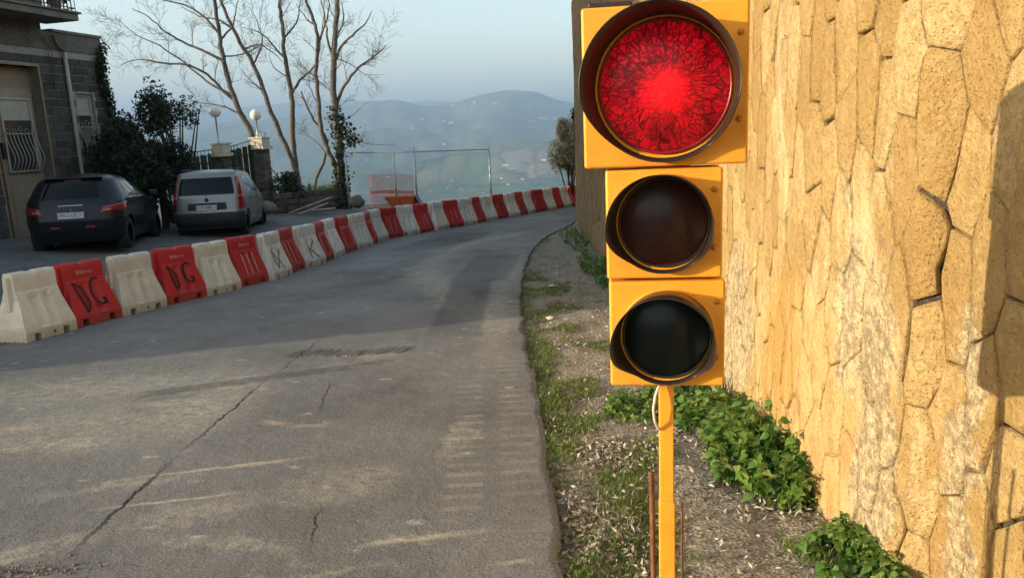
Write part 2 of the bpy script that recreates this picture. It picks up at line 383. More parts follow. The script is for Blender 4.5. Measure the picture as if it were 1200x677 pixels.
MT['sideglass'] = simple('side_window_glass', (.09, .10, .11), .05, spec=1.0, var=.1)  # base greyed up to stand in for sky reflected in the glass
MT['tyre'] = simple('tyre_rubber', (.018, .018, .018), .85)
MT['rim'] = simple('dark_alloy', (.10, .10, .105), .35, .8)
MT['rimg'] = simple('grey_steel_wheel', (.18, .18, .18), .45, .7)
MT['carblack'] = simple('black_car_paint', (.009, .010, .013), .25, 0, spec=.4, var=.1)
MT['carsilver'] = simple('silver_car_paint', (.25, .245, .235), .28, .55, spec=.5, var=.06)
MT['carplas'] = simple('dark_bumper_plastic', (.022, .023, .025), .6)
MT['taillight'] = simple('red_tail_lamp', (.22, .008, .008), .15, spec=.8)
MT['taillight2'] = simple('clear_lamp_strip', (.40, .14, .12), .15, spec=.8)
MT['chrome'] = simple('chrome', (.6, .6, .6), .15, .95, var=.03)
MT['plate'] = simple('white_plate', (.60, .60, .60), .45, var=.08)
MT['plateblue'] = simple('blue_plate_band', (.02, .05, .25), .45, var=.05)
MT['ink'] = simple('plate_ink', (.015, .015, .02), .5)
MT['globe'] = simple('opal_lamp_globe', (.80, .76, .66), .3, var=.04)
MT['net'] = simple('orange_plastic_net', (.70, .12, .05), .6, var=.2)
MT['machine'] = simple('orange_skip_paint', (.50, .11, .03), .6, var=.35)
MT['leafdark'] = leafmat('dark_evergreen_leaves', [(.012, .022, .008), (.022, .038, .013), (.035, .050, .018)], .15)
MT['leafivy'] = leafmat('ivy_leaves', [(.018, .032, .010), (.035, .055, .018)], .15)
MT['leafolive'] = leafmat('olive_leaves', [(.13, .14, .08), (.20, .205, .13), (.27, .27, .18)], .2)
MT['leafnettle'] = leafmat('fresh_green_leaves', [(.08, .18, .03), (.12, .24, .04), (.17, .29, .06)], .3, .42)
MT['grass'] = leafmat('verge_grass', [(.10, .18, .03), (.16, .25, .05), (.21, .25, .06), (.32, .28, .12)], .3)
MT['deadleaf'] = leafmat('dead_leaves', [(.16, .12, .07), (.32, .26, .19), (.50, .45, .36), (.68, .64, .55)], .15, .8)
MT['straw'] = simple('dry_straw', (.52, .42, .26), .8)
MT['farm'] = simple('white_farm_walls', (.62, .60, .56), .8)
MT['farmroof'] = simple('clay_tile_roof', (.36, .20, .13), .8)

# ================================================================== setting
# terrain: descent to a wide valley, hills beyond
RID = {9000: (1600, [(200, 150), (300, 140), (380, 128), (430, 119), (465, 118), (500, 126), (525, 124), (560, 112), (600, 106), (625, 108), (650, 116), (700, 128), (780, 140), (900, 150)]),
       14000: (1500, [(100, 140), (300, 124), (400, 116), (470, 121), (503, 118), (540, 120), (600, 118), (700, 120), (900, 130)]),
       6800: (900, [(200, 170), (400, 158), (450, 150), (520, 157), (580, 148), (640, 152), (700, 145), (900, 160)]),
       4600: (420, [(300, 205), (460, 196), (520, 184), (560, 172), (600, 166), (650, 166), (700, 168), (800, 175), (1000, 200)])}
def terrain():
    az = np.concatenate([np.arange(-180, -36, 3.0), np.arange(-36, 36, .11), np.arange(36, 180, 3.0)]) * math.pi / 180
    rr = np.concatenate([[30], np.geomspace(38, 2400, 46), np.linspace(2500, 17000, 230), np.geomspace(18000, 60000, 8)])
    A, Rr = np.meshgrid(az, rr); X = Rr * np.sin(A); Y = Rr * np.cos(A)
    tt = np.maximum(0, Y - 30) + np.maximum(0, -X - 30) * .5
    Z = -3.2 - 0.10 * np.maximum(0, Rr - 30).clip(0, 8) - 246 * (1 - np.exp(-tt / 520))
    rel = np.clip((Rr - 1500) / 2500, 0, 1)
    N = fbm(X / 1300, Y / 1300, 6) - .5; N2 = fbm(X / 320 + 40, Y / 320, 5) - .5
    Z += rel * (60 * N + 22 * N2)
    for r_, (w, prof) in RID.items():
        pa = []; pz = []
        for px, py in prof:
            d = ray(px, py); h = math.hypot(d.x, d.y); pa.append(math.atan2(d.x, d.y)); pz.append(d.z / h * r_ + 1.65 + 249)
        H = np.interp(A, pa, pz, left=pz[0] * .8, right=pz[-1] * .8).clip(0)
        ww = w * (1 + .8 * (fbm(A * 14 + r_, Rr / 5000, 3) - .5))
        dr = (Rr - r_) / ww; shape = np.exp(-dr * dr) * (1 + .45 * (fbm(X / 900 + 5, Y / 900, 5) - .5) * (1 - np.exp(-dr * dr * 3)))
        Z = np.maximum(Z, -249 + H * shape + (45 * N + 26 * N2) * (1 if r_ < 13000 else .3)) if r_ != 9000 else np.maximum(Z, -249 + H * shape + (70 * N + 45 * N2) * np.clip(shape * 2, 0, 1))
    nr, na = X.shape; V = np.stack([X, Y, Z], -1).reshape(-1, 3)
    i, j = np.meshgrid(np.arange(nr - 1), np.arange(na), indexing='ij'); j2 = (j + 1) % na
    F = np.stack([i * na + j, i * na + j2, (i + 1) * na + j2, (i + 1) * na + j], -1).reshape(-1, 4)
    me = bpy.data.meshes.new('valley_ground'); me.vertices.add(len(V)); me.vertices.foreach_set('co', V.ravel())
    me.loops.add(F.size); me.loops.foreach_set('vertex_index', F.ravel()); me.polygons.add(len(F))
    me.polygons.foreach_set('loop_start', np.arange(0, F.size, 4)); me.polygons.foreach_set('loop_total', np.full(len(F), 4))
    me.update(calc_edges=True); me.shade_smooth()
    t = NT('valley_fields', .95, 0, .1); p = t.pos(); flat = t.map(p, sc=(1, 1, 0))
    wv = t.vm('ADD', flat, t.vm('SCALE', t.noise(flat, .004, 3, .6, True), None)); wv.node.inputs[1].links[0].from_node.inputs['Scale'].default_value = 160
    cellc = t.voro(t.map(wv, sc=(.8, .35, 1)), .0075, out='Color'); r = t.xyz(cellc)
    c = t.ramp(r[0], [(0, (.035, .075, .025)), (.35, (.09, .18, .05)), (.6, (.14, .21, .07)), (.8, (.19, .19, .09)), (1, (.27, .24, .15))])
    e = t.rng(t.voro(t.map(wv, sc=(.8, .35, 1)), .0075, 'DISTANCE_TO_EDGE'), .03, .07, 1, 0)
    c = t.mix(t.mth('MULTIPLY', e, .5), c, (.025, .038, .018))
    g = t.noise(flat, .0012, 5, .65); scrub = t.mth('MULTIPLY', t.rng(t.noise(flat, .012, 5, .75), .48, .58), t.rng(g, .42, .58))
    c = t.mix(t.mth('MULTIPLY', scrub, .85), c, (.022, .030, .018))
    hz = t.rng(t.xyz(p)[2], -200, 150); c = t.mix(t.mth('MULTIPLY', hz, .6), c, t.mix(t.rng(t.noise(flat, .004, 6, .75), .42, .6), (.05, .065, .035), (.17, .16, .09)))
    o = link('valley_ground', me, None, t.done(c)); o['kind'] = 'structure'
    return X, Y, Z, az, rr
TX, TY, TZ, TAZ, TRR = terrain()
def tz(x, y):
    a = math.atan2(x, y); r_ = math.hypot(x, y); j = int(np.argmin(abs(TAZ - a))); return float(np.interp(r_, TRR, TZ[:, j]))

# plateau (parking area, yard) : one sheet following zg
YE = ([-60, -12, -8, -5.5, -3, 0, 2.3, 5, 12, 30, 60], [30, 29, 28.2, 27.4, 27.2, 27.4, 30, 34, 44, 60, 60])
def plateau():
    xs = np.concatenate([np.linspace(-60, -14, 12), np.linspace(-13.5, 14, 80), np.linspace(15, 60, 12)]); n = 90; V = []; F = []
    for x in xs:
        ye = float(np.interp(x, *YE))
        for k in range(n):
            y = -40 + (ye + 40) * (k / (n - 1)) ** .8
            V.append((x, y, zg(x, y) - .03 + .02 * (mnoise.noise(Vector((x * .8, y * .8, 0))))))
        V.append((x, ye + .6, zg(x, ye) - 4.5))
    m = n + 1
    for i in range(len(xs) - 1):
        for k in range(m - 1): F.append((i * m + k, (i + 1) * m + k, (i + 1) * m + k + 1, i * m + k + 1))
    link('parking_area', mesh('parking_area', V, F, True), None, MT['park'], kind='structure')
plateau()
# road sheet
RL = [(-7, -30), (-6.3, 3), (-5.3, 7.6), (-4.6, 10), (-3.75, 14), (-3.2, 17), (-2.0, 20), (-.2, 23.6), (2.1, 27.9), (4, 31), (7, 35.5), (12, 42)]
RR = [(.3, -30), (.16, 2.8), (.12, 5.3), (.10, 9.2), (.33, 13.5), (.8, 16.8), (1.55, 19.6), (2.1, 22.2), (3.0, 25), (4.8, 27.6), (8, 31.5), (13, 37)]
def dense(P, n):
    P = [Vector((a, b, 0)) for a, b in P]; out = []
    d = [0]
    for i in range(1, len(P)): d.append(d[-1] + 1)
    for k in range(n):
        t_ = k / (n - 1) * d[-1]; i = min(int(t_), len(P) - 2); f = t_ - i
        p0 = P[max(i - 1, 0)]; p1 = P[i]; p2 = P[i + 1]; p3 = P[min(i + 2, len(P) - 1)]
        if i == 0: out.append(p1.lerp(p2, f)); continue
        out.append(.5 * ((2 * p1) + (-p0 + p2) * f + (2 * p0 - 5 * p1 + 4 * p2 - p3) * f * f + (-p0 + 3 * p1 - 3 * p2 + p3) * f ** 3))
    return out
def road():
    n = 700; A = dense(RL, n); B = dense(RR, n); V = []; F = []; m = 26
    for i in range(n):
        b = B[i] + Vector((.05 * mnoise.fractal(Vector((0, B[i].y * 2.2, 0)), .6, 2.2, 5) + .012 * mnoise.noise(Vector((5, B[i].y * 17, 0))), 0, 0))
        for k in range(m):
            f = 1 - (1 - k / (m - 1)) ** 1.6; p = A[i].lerp(b, f)
            V.append((p.x, p.y, zg(p.x, p.y) + .012 + .010 * mnoise.noise(Vector((p.x * 1.3, p.y * .6, 2)))))
        V.append((b.x + .02, b.y, zg(b.x, b.y) - .06))
    m += 1
    for i in range(n - 1):
        for k in range(m - 1): F.append((i * m + k, i * m + k + 1, (i + 1) * m + k + 1, (i + 1) * m + k))
    link('road', mesh('road', V, F, True), None, MT['asphalt'], kind='structure')
road()

# ---- the retaining wall path (x, y) from near to far
WP = [(1.47, -12), (1.47, 1.0), (1.47, 2.42), (1.46, 2.52), (1.375, 2.56), (1.36, 3.0), (1.35, 3.6), (1.40, 4.2), (1.47, 5.2), (1.46, 8), (1.47, 11), (1.60, 16), (1.81, 20), (2.15, 24), (3.3, 27.3), (6, 31.5), (12, 38.5), (20, 47)]
WT = 5.2
def wall_curve():
    P = [Vector((a, b, 0)) for a, b in WP]; out = []
    for i in range(len(P) - 1):
        k = max(1, int((P[i + 1] - P[i]).length / .12))
        for q in range(k): out.append(P[i].lerp(P[i + 1], q / k))
    out.append(P[-1])
    for _ in range(2):
        o2 = out[:]
        for i in range(1, len(out) - 1):
            w = .12 if 2.3 < out[i].y < 2.8 else .5
            o2[i] = out[i].lerp((out[i - 1] + out[i + 1]) / 2, w)
        out = o2
    return out
WC = wall_curve(); WS = [0.0]
for i in range(1, len(WC)): WS.append(WS[-1] + (WC[i] - WC[i - 1]).length)
WSa = np.array(WS); WXa = np.array([p.x for p in WC]); WYa = np.array([p.y for p in WC])
def wpt(s, z, out=0.0):
    x = np.interp(s, WSa, WXa); y = np.interp(s, WSa, WYa); e = .08
    tx = np.interp(s + e, WSa, WXa) - np.interp(s - e, WSa, WXa); ty = np.interp(s + e, WSa, WYa) - np.interp(s - e, WSa, WYa)
    l = math.hypot(tx, ty); nx, ny = -ty / l, tx / l          # towards the road (-x)
    b = .035 * mnoise.noise(Vector((s * .9, z * .7, 1))) + .014 * mnoise.noise(Vector((s * 2.7, z * 2.1, 5)))
    b += .03 * sm((.55 - z) / .8) if y > 2.6 else 0
    return Vector((x + nx * (out + b), y + ny * (out + b), z))
def wall_x(y): return float(np.interp(y, WYa, WXa))

def clip_poly(poly, p, q):       # keep the side nearer p
    mx, my = (p[0] + q[0]) / 2, (p[1] + q[1]) / 2; dx, dy = q[0] - p[0], q[1] - p[1]; out = []
    f = lambda a: (a[0] - mx) * dx + (a[1] - my) * dy
    for i in range(len(poly)):
        a, b = poly[i], poly[(i + 1) % len(poly)]; fa, fb = f(a), f(b)
        if fa <= 0: out.append(a)
        if fa * fb < 0: k = fa / (fa - fb); out.append((a[0] + (b[0] - a[0]) * k, a[1] + (b[1] - a[1]) * k))
    return out
def retaining_wall():
    root = empty('retaining_wall', (1.4, 3, 0), label='tall yellow tufa retaining wall of irregular long stones beside the road', cat='stone wall')
    base = Matrix.Translation((-1.4, -3, 0))
    # backing
    V = []; F = []; nz = 70; ss = [s for i, s in enumerate(WS) if i % 1 == 0]
    for s in ss:
        y = float(np.interp(s, WSa, WYa)); x = float(np.interp(s, WSa, WXa)); z0 = zg(x, y) - .6
        for k in range(nz): 
            z = z0 + (WT - z0) * k / (nz - 1)
            rough = .006 * mnoise.fractal(Vector((s * 6, z * 6, 0)), .7, 2.1, 4)
            V.append(wpt(s, z, -.020 + rough))
        q = wpt(s, WT, -.5); V.append(q)
    m = nz + 1
    for i in range(len(ss) - 1):
        for k in range(m - 1): F.append((i * m + k, i * m + k + 1, (i + 1) * m + k + 1, (i + 1) * m + k))
    V = [Vector(v) - Vector((1.4, 3, 0)) for v in V]
    link('mortar_backing', mesh('mortar_backing', V, F, True), root, MT['mortar'])
    # stones
    rs = random.Random(5); W_, H_ = .145, .40; KZ = .42; seeds = {}
    smax = WS[-1]; i0 = int(9.0 / .145); i1 = int(smax / W_)
    for i in range(i0, i1):
        for j in range(-4, int(WT / H_) + 2):
            seeds[i, j] = ((i + .5) * W_ + rs.uniform(-.045, .045), ((j + (.5 if i % 2 else 0)) * H_ + rs.uniform(-.11, .11)) * KZ)
    cells = []
    for (i, j), p in seeds.items():
        poly = [(p[0] - .4, p[1] - .4), (p[0] + .4, p[1] - .4), (p[0] + .4, p[1] + .4), (p[0] - .4, p[1] + .4)]
        A = 1.0; 
        for di in (-3, -2, -1, 0, 1, 2, 3):
            for dj in (-2, -1, 0, 1, 2):
                if (di or dj) and (i + di, j + dj) in seeds: poly = clip_poly(poly, p, seeds[i + di, j + dj])
        if len(poly) < 3: continue
        poly = [(a, b / KZ) for a, b in poly]; p = (p[0], p[1] / KZ)
        y = float(np.interp(p[0], WSa, WYa))
        zb = zg(wall_x(y), y)
        if p[1] > WT - .2 or p[1] < zb - .3: continue
        poly = [(a, min(b, WT - .02)) for a, b in poly]
        cells.append((y, p, poly))
    def stone_geo(p, poly, fine):
        gap = rs.choice([.0025, .0035, .0045, .006, .008]) if rs.random() < .85 else .014
        proud = rs.uniform(-.002, .010); P = []
        n = len(poly)
        for k in range(n):
            a, b = poly[k], poly[(k + 1) % n]; L = math.dist(a, b)
            if L < .02: P.append(a); continue
            m = max(1, min(5, int(L / .07))) if fine else 1
            for q in range(m):
                f = q / m; x, z = a[0] + (b[0] - a[0]) * f, a[1] + (b[1] - a[1]) * f
                if fine:
                    x += .020 * mnoise.noise(Vector((x * 7, z * 7, 3))) + .007 * mnoise.noise(Vector((x * 26, z * 26, 9))); z += .020 * mnoise.noise(Vector((x * 7, z * 7, 13)))
                P.append((x, z))
        cx = sum(a[0] for a in P) / len(P); cz = sum(a[1] for a in P) / len(P); V = []; m = len(P)
        tx, tz_ = rs.uniform(-.02, .02), rs.uniform(-.015, .015)
        def ring(ins, o):
            for a in P:
                dx, dz = a[0] - cx, a[1] - cz; l = math.hypot(dx, dz) + 1e-6; g = gap * (.4 + 1.2 * abs(mnoise.noise(Vector((a[0] * 4, a[1] * 4, 7))))) * 1.6 + ins
                k = max(.1, (l - g) / l); x, z = cx + dx * k, cz + dz * k
                V.append(wpt(x, z, o + dx * tx + dz * tz_ + (.004 * mnoise.noise(Vector((x * 11, z * 11, 2))))))
        ring(0, -.03); ring(0.0, proud - .0035); ring(.006, proud + .0005)
        if fine: ring(.05, proud + .002)
        V.append(wpt(cx, cz, proud + .003)); F = []; nr = 4 if fine else 3
        for r_ in range(nr - 1):
            for k in range(m): F.append((r_ * m + k, (r_ + 1) * m + k, (r_ + 1) * m + (k + 1) % m, r_ * m + (k + 1) % m))
        for k in range(m): F.append(((nr - 1) * m + k, nr * m, (nr - 1) * m + (k + 1) % m))
        return V, F
    near = [c for c in cells if 2.1 < c[0] < 6.5 and c[1][1] < 2.7]; near.sort(key=lambda c: c[0] + abs(c[1][1] - 1) * .3); near = near[:285]
    ids = set(map(id, near)); far = MB()
    for c in cells:
        V, F = stone_geo(c[1], c[2], id(c) in ids)
        V = [v - Vector((1.4, 3, 0)) for v in V]
        if id(c) in ids: link('stone', mesh('stone', V, F, True), root, MT['stone'])
        else: far.add(V, F)
    far.build('stonework', MT['stone'], root, True, kind='stuff')
    # raised ground that the wall holds back
    V = []; F = []
    for s in WS[::6]:
        q = wpt(s, WT, -.45); V += [(q.x, q.y, WT - .05), (q.x + 10, q.y - 3, WT + 1.5), (60, q.y - 8, WT + 6)]
    for i in range(len(V) // 3 - 1):
        for k in range(2): F.append((i * 3 + k, i * 3 + k + 1, i * 3 + k + 4, i * 3 + k + 3))
    link('upper_hillside', mesh('upper_hillside', V, F, True), None, MT['soil'], kind='structure')
retaining_wall()

# ---- verge
def redge(y):
    n = 400
    if not hasattr(redge, 'c'):
        B = dense(RR, n); redge.c = (np.array([b.y for b in B]), np.array([b.x for b in B]))
    return float(np.interp(y, *redge.c))
def vz(x, y):
    e = redge(y); w = wall_x(y); f = (x - e) / max(.05, w - e)
    return zg(x, y) - .004 - .012 * sm((y - 4) / 3) + .04 * sm(f * 1.3 - .1) + .022 * mnoise.fractal(Vector((x * 3, y * 2, 4)), .7, 2.1, 5) - .012 * sm(1 - f * 8)
def verge():
    ys = list(np.linspace(-8, 2, 20)) + list(np.linspace(2.04, 7, 170)) + list(np.linspace(7.05, 26, 200)); n = 46; V = []; F = []
    for y in ys:
        a = redge(y) - .12; b = wall_x(y) + .15
        for k in range(n):
            x = a + (b - a) * k / (n - 1); V.append((x, y, vz(x, y)))
    for i in range(len(ys) - 1):
        for k in range(n - 1): F.append((i * n + k, i * n + k + 1, (i + 1) * n + k + 1, (i + 1) * n + k))
    link('verge', mesh('verge', V, F, True), None, MT['soil'], kind='structure')
verge()

# ================================================================== traffic light
def traffic_light():
    cx, cy = .367, 1.80; g = vz(cx, cy)
    T = empty('traffic_light', (cx, cy, g), R(-8), label='orange-yellow portable traffic light on thin post showing red', cat='traffic light')
    zb = lambda z: z - g
    heads = [('red', .372, 1.5635, 1.925, .150, .135, 1.742, 0.0), ('amber', .270, 1.2985, 1.5595, .106, .115, 1.434, -.003), ('green', .274, 1.030, 1.294, .106, .115, 1.160, .003)]
    for kind, w, z0, z1, r_, vl, zl, xo in heads:
        b = MB(); b.box((0, .06, 0), (w, .12, z1 - z0 - .002))
        h = b.build('signal_housing', MT['orange'], T, bevel=.007, seg=3, label={'red': 'large upper housing with lit red lens', 'amber': 'middle housing with unlit amber lens', 'green': 'lowest housing with unlit green lens'}[kind])
        h.location = (xo, -.0, zb((z0 + z1) / 2)); dz = zl - (z0 + z1) / 2
        # raised collar round the lens
        c = MB(); c.lathe([(r_ * 1.075, .004), (r_ * 1.075, -.006), (r_ * 1.06, -.009), (r_ * 1.04, -.009), (r_ * 1.0, -.004), (r_ * .985, .004)], 64, Matrix.Translation((0, 0, dz)))
        c.build('lens_collar', MT['orange'], h, True)
        ring = MB(); ring.lathe([(r_ * 1.0, -.006), (r_ * 1.0, -.0125), (r_ * .965, -.0125), (r_ * .955, -.006)], 64, Matrix.Translation((0, 0, dz)))
        ring.build('lens_ring', MT['vis'] if kind != 'red' else MT['lensring'], h, True)
        # visor, cut away at the bottom
        V = []; F = []; n = 72
        rows = ((1.035, 0.0, 0), (1.05, .5, 0), (1.065, 1, 0), (1.078, 1, .0), (1.068, .5, .0), (1.055, 0.0, .0))
        for k in range(n):
            q = 2 * math.pi * k / n; a = abs((math.degrees(q) - 90 + 180) % 360 - 180)     # degrees from the top
            ln = vl * (1 - .93 * sm((a - 98) / 50)) + .012
            for rr_, f, _ in rows: V.append((r_ * rr_ * math.cos(q) * (1 + .04 * f) - .14 * ln * f, -.004 - ln * f, dz + r_ * rr_ * math.sin(q) * (1 + .04 * f)))
        m = len(rows)
        for k in range(n):
            for i in range(m - 1): F.append((k * m + i, k * m + i + 1, ((k + 1) % n) * m + i + 1, ((k + 1) % n) * m + i))
        vo = link('visor', mesh('visor', V, F, True), h, MT['vis'])
        # lens dome
        L = MB(); R0 = r_ * .97
        prof = [(R0 * f + 1e-5, -.006 - .020 * math.cos(f * math.pi / 2)) for f in (1, .96, .9, .8, .7, .6, .5, .4, .3, .2, .1, 0)]
        L.lathe(prof, 72, Matrix.Translation((0, 0, dz)))
        lo = L.build('lens', MT['lens_' + kind], h, True)
        lo.data.transform(Matrix.Translation((0, 0, -dz))); lo.location = (0, 0, dz)
        for sz in ((z1 - z0) * .30, -(z1 - z0) * .22):
            s_ = MB(); s_.lathe([(.0001, -.0075), (.003, -.0075), (.0065, -.005), (.0075, 0), (.0075, .003)], 14, Matrix.Translation((w / 2 - .020, 0, sz)))
            s_.box((w / 2 - .020, -.0078, sz), (.009, .001, .0016), 0)
            s_.build('screw', MT['bolt'], h, True)
    tp = MB(); tp.box((-.12, .06, zb(1.932)), (.10, .07, .012)); tp.build('top_bracket', MT['vis'], T, bevel=.003)
    for z_, w_ in ((1.5615, .12), (1.2965, .10)):
        j = MB(); j.box((0, .06, zb(z_)), (w_, .08, .006)); j.build('coupling', MT['rust'], T)
    p = MB(); p.box((.004, .055, (zb(1.035) + zb(.69)) / 2), (.036, .030, zb(1.035) - zb(.69))); p.build('post', MT['orange'], T, bevel=.003)
    p = MB(); p.box((.005, .055, zb(.70) / 2 + .0), (.0405, .034, zb(.70))); p.build('post_sleeve', MT['orange'], T, bevel=.003)
    bp = MB(); bp.box((0, .055, .012), (.30, .30, .01)); bp.build('base_plate', MT['orange'], T, bevel=.003)
    c = MB(); q = [(-.012, .03, zb(1.03)), (-.024, .02, zb(1.00)), (-.030, .015, zb(.965)), (-.026, .02, zb(.93)), (-.016, .035, zb(.905)), (-.005, .075, zb(.89))]
    q2 = [Vector(a) for a in q]; pts = []
    for i in range(len(q2) - 1):
        for f in (0, .33, .66): pts.append(q2[i].lerp(q2[i + 1], f))
    pts.append(q2[-1]); c.tube(pts, .0035, 8); c.build('cable', MT['cable'], T, True)
def lensmats():
    for kind in ('red', 'amber', 'green'):
        t = NT('lens_' + kind, .12, 0, .7); p = t.pos(True)
        rad = t.vm('LENGTH', t.map(p, sc=(1, 0, 1)))
        if kind == 'red':
            rad2 = t.vm('LENGTH', t.map(p, loc=(0, 0, .012), sc=(1, 0, 1)))
            g = t.new('ShaderNodeTexGradient', gradient_type='RADIAL'); 
            wob = t.vm('ADD', t.map(p, sc=(1, 0, 1)), t.vm('SCALE', t.vm('SUBTRACT', t.noise(p, 24, 3, .6, True), (.5, .5, .5)), None)); wob.node.inputs[1].links[0].from_node.inputs['Scale'].default_value = .02
            e1 = t.rng(t.voro(t.map(wob, sc=(1, 0, 1)), 30, 'DISTANCE_TO_EDGE'), .015, .06, 1, 0)
            e2 = t.rng(t.voro(t.map(wob, loc=(.3, 0, .2), sc=(1.5, 0, 1)), 44, 'DISTANCE_TO_EDGE'), .01, .07, 1, 0)
            pol = t.new('ShaderNodeCombineXYZ'); q = t.xyz(wob); ang = t.mth('ARCTAN2', q[2], q[0])
            t.ln(t.mth('MULTIPLY', ang, 7), pol.inputs[0]); t.ln(t.mth('MULTIPLY', rad, 26), pol.inputs[1])
            e3 = t.rng(t.voro(pol.outputs[0], 1.15, 'DISTANCE_TO_EDGE'), .02, .09, 1, 0)
            lines = t.mth('MAXIMUM', t.mth('MAXIMUM', t.mth('MULTIPLY', e1, .8), t.mth('MULTIPLY', e2, .65)), e3)
            core = t.rng(rad2, .072, .015); fall = t.mth('ADD', t.rng(rad2, .16, .03, .09, .22), t.mth('MULTIPLY', core, .20))
            blot = t.rng(t.noise(t.map(p, loc=(.02, 0, 0)), 11, 3), .35, .62, .45, 1.15)
            amt = t.mth('MULTIPLY', t.mth('MULTIPLY', fall, blot), t.mth('SUBTRACT', 1, t.mth('MULTIPLY', lines, t.rng(core, 0, 1, .88, .35))))
            ec = t.ramp(core, [(0, (1, .002, .012)), (1, (1, .006, .008))])
            t.ln(ec, t.b.inputs['Emission Color']); t.ln(amt, t.b.inputs['Emission Strength'])
            t.done((.12, .003, .005), .22, t.bump(lines, .4, .002))
        else:
            col = (.055, .016, .008) if kind == 'amber' else (.004, .010, .008)
            wob = t.map(p, sc=(1, 0, 1)); l = t.voro(wob, 95, 'DISTANCE_TO_EDGE')
            t.done(t.mix(t.rng(l, 0, .2), tuple(v * .6 for v in col), col), .3, t.bump(l, .06, .001))
        t.b.inputs['Coat Weight'].default_value = .12; t.b.inputs['Specular IOR Level'].default_value = .3
        MT['lens_' + kind] = t.m
    MT['lensring'] = simple('dark_red_ring', (.20, .012, .012), .3)
lensmats(); traffic_light()

def rebar(name, p0, p1, r_, label):
    b = MB(); p0 = Vector(p0); p1 = Vector(p1); n = int((p1 - p0).length / .006); pts = [p0.lerp(p1, k / n) + Vector((0.002 * math.sin(k * .05), 0, 0)) for k in range(n + 1)]
    b.tube(pts, [r_ * (1.12 if k % 2 else .92) for k in range(n + 1)], 8)
    b.build(name, MT['rust'], None, True, label=label, cat='metal rod')
a = at(762, 553, 1.76); b_ = at(773, 690, 1.78)
rebar('rusty_rebar', (b_.x + .004, b_.y, vz(b_.x, 1.78) - .05), a, .0066, 'rusty ribbed steel rod standing just left of the traffic light post')
a = at(799, 588, 1.90); b_ = at(803, 690, 1.90)
rebar('rusty_rebar', (b_.x, b_.y, vz(b_.x, 1.9) - .05), a, .003, 'thin rusty rod in the shadow just right of the traffic light post')

# ================================================================== barriers
BL, BH = .675, .72
def barrier_mesh(var=0):
    # profile: (half depth, z)
    prof = [(.215, 0), (.215, .115), (.085, .50), (.075, .52), (.070, .655), (.060, .70), (.045, BH)]
    ys = [-.5, -.44, -.345, -.34, -.225, -.22, -.155, -.145, -.105, -.095, -.01, 0, .01, .095, .105, .145, .155,   .22, .225, .34, .345, .44, .5]
    rib = lambda y: 1 if (.09 < abs(y) < .16) else 0
    notch = lambda y: .222 < abs(y) < .342
    V = []; F = []; rows = len(prof); 
    zs_f = [0, .10, .115, .15, .42, .47, .50, .52, .655, .70, BH]
    def hd(z): return float(np.interp(z, [p[1] for p in prof], [p[0] for p in prof]))
    m = len(zs_f)
    for side in (1, -1):
        for y in ys:
            for iz, z in enumerate(zs_f):
                x = hd(z); zz = z
                if rib(y) and .15 <= z <= .47: x -= .030 if z < .45 else .010
                if notch(y) and abs(y) not in (.23, .332) and iz == 0: zz = .068
                if notch(y) and iz == 0: zz = .078
                if abs(y) < .02 and z >= .70 : zz = z - .018
                if abs(y) < .11 and .52 <= z <= .655: x -= .0
                yy = y * BL
                if abs(y) > .4: yy -= math.copysign(.062 * sm((z - .13) / .22) * (1 if abs(y) > .45 else .8), y)
                V.append((side * x, yy, zz))
    n = len(ys)
    for s_ in (0, 1):
        o = s_ * n * m
        for i in range(n - 1):
            for k in range(m - 1):
                f = (o + i * m + k, o + (i + 1) * m + k, o + (i + 1) * m + k + 1, o + i * m + k + 1)
                F.append(f if s_ == 0 else f[::-1])
    for i in range(n - 1):       # top and bottom
        F.append((i * m + m - 1, (i + 1) * m + m - 1, n * m + (i + 1) * m + m - 1, n * m + i * m + m - 1))
        F.append((i * m, n * m + i * m, n * m + (i + 1) * m, (i + 1) * m))
    for i, fl in ((0, 0), (n - 1, 1)):
        # end caps with a vertical slot in the upper half
        for k in range(m - 1):
            a, b = i * m + k, i * m + k + 1; c, d = n * m + i * m + k + 1, n * m + i * m + k
            f = (a, b, c, d); F.append(f if not fl else f[::-1])
    return mesh('body', V, F, False)
def stroke(pts, w, xo=.0):
    """flat stroke on the barrier's sloping front (local y along, u up the slope)"""
    V = []; F = []; P = []
    for i in range(len(pts) - 1):
        for f in (0, .25, .5, .75): P.append((pts[i][0] + (pts[i + 1][0] - pts[i][0]) * f, pts[i][1] + (pts[i + 1][1] - pts[i][1]) * f))
    P.append(pts[-1])
    for i, p in enumerate(P):
        a = P[max(0, i - 1)]; b = P[min(len(P) - 1, i + 1)]; dx, dy = b[0] - a[0], b[1] - a[1]; l = math.hypot(dx, dy) + 1e-9
        ww = w * (.7 + .5 * abs(mnoise.noise(Vector((p[0] * 20, p[1] * 20, 0)))))
        for s_ in (-1, 1):
            y = p[0] - dy / l * ww * s_; z = p[1] + dx / l * ww * s_
            x = float(np.interp(z, [.115, .50, .52, .70], [.215, .085, .075, .062])) + .005
            V.append((x, y, z))
    for i in range(len(P) - 1): F.append((2 * i, 2 * i + 1, 2 * i + 3, 2 * i + 2))
    return V, F
def arc(cy, cz, ry, rz, a0, a1, n=10): return [(cy + ry * math.cos(R(a0 + (a1 - a0) * k / n)), cz + rz * math.sin(R(a0 + (a1 - a0) * k / n))) for k in range(n + 1)]
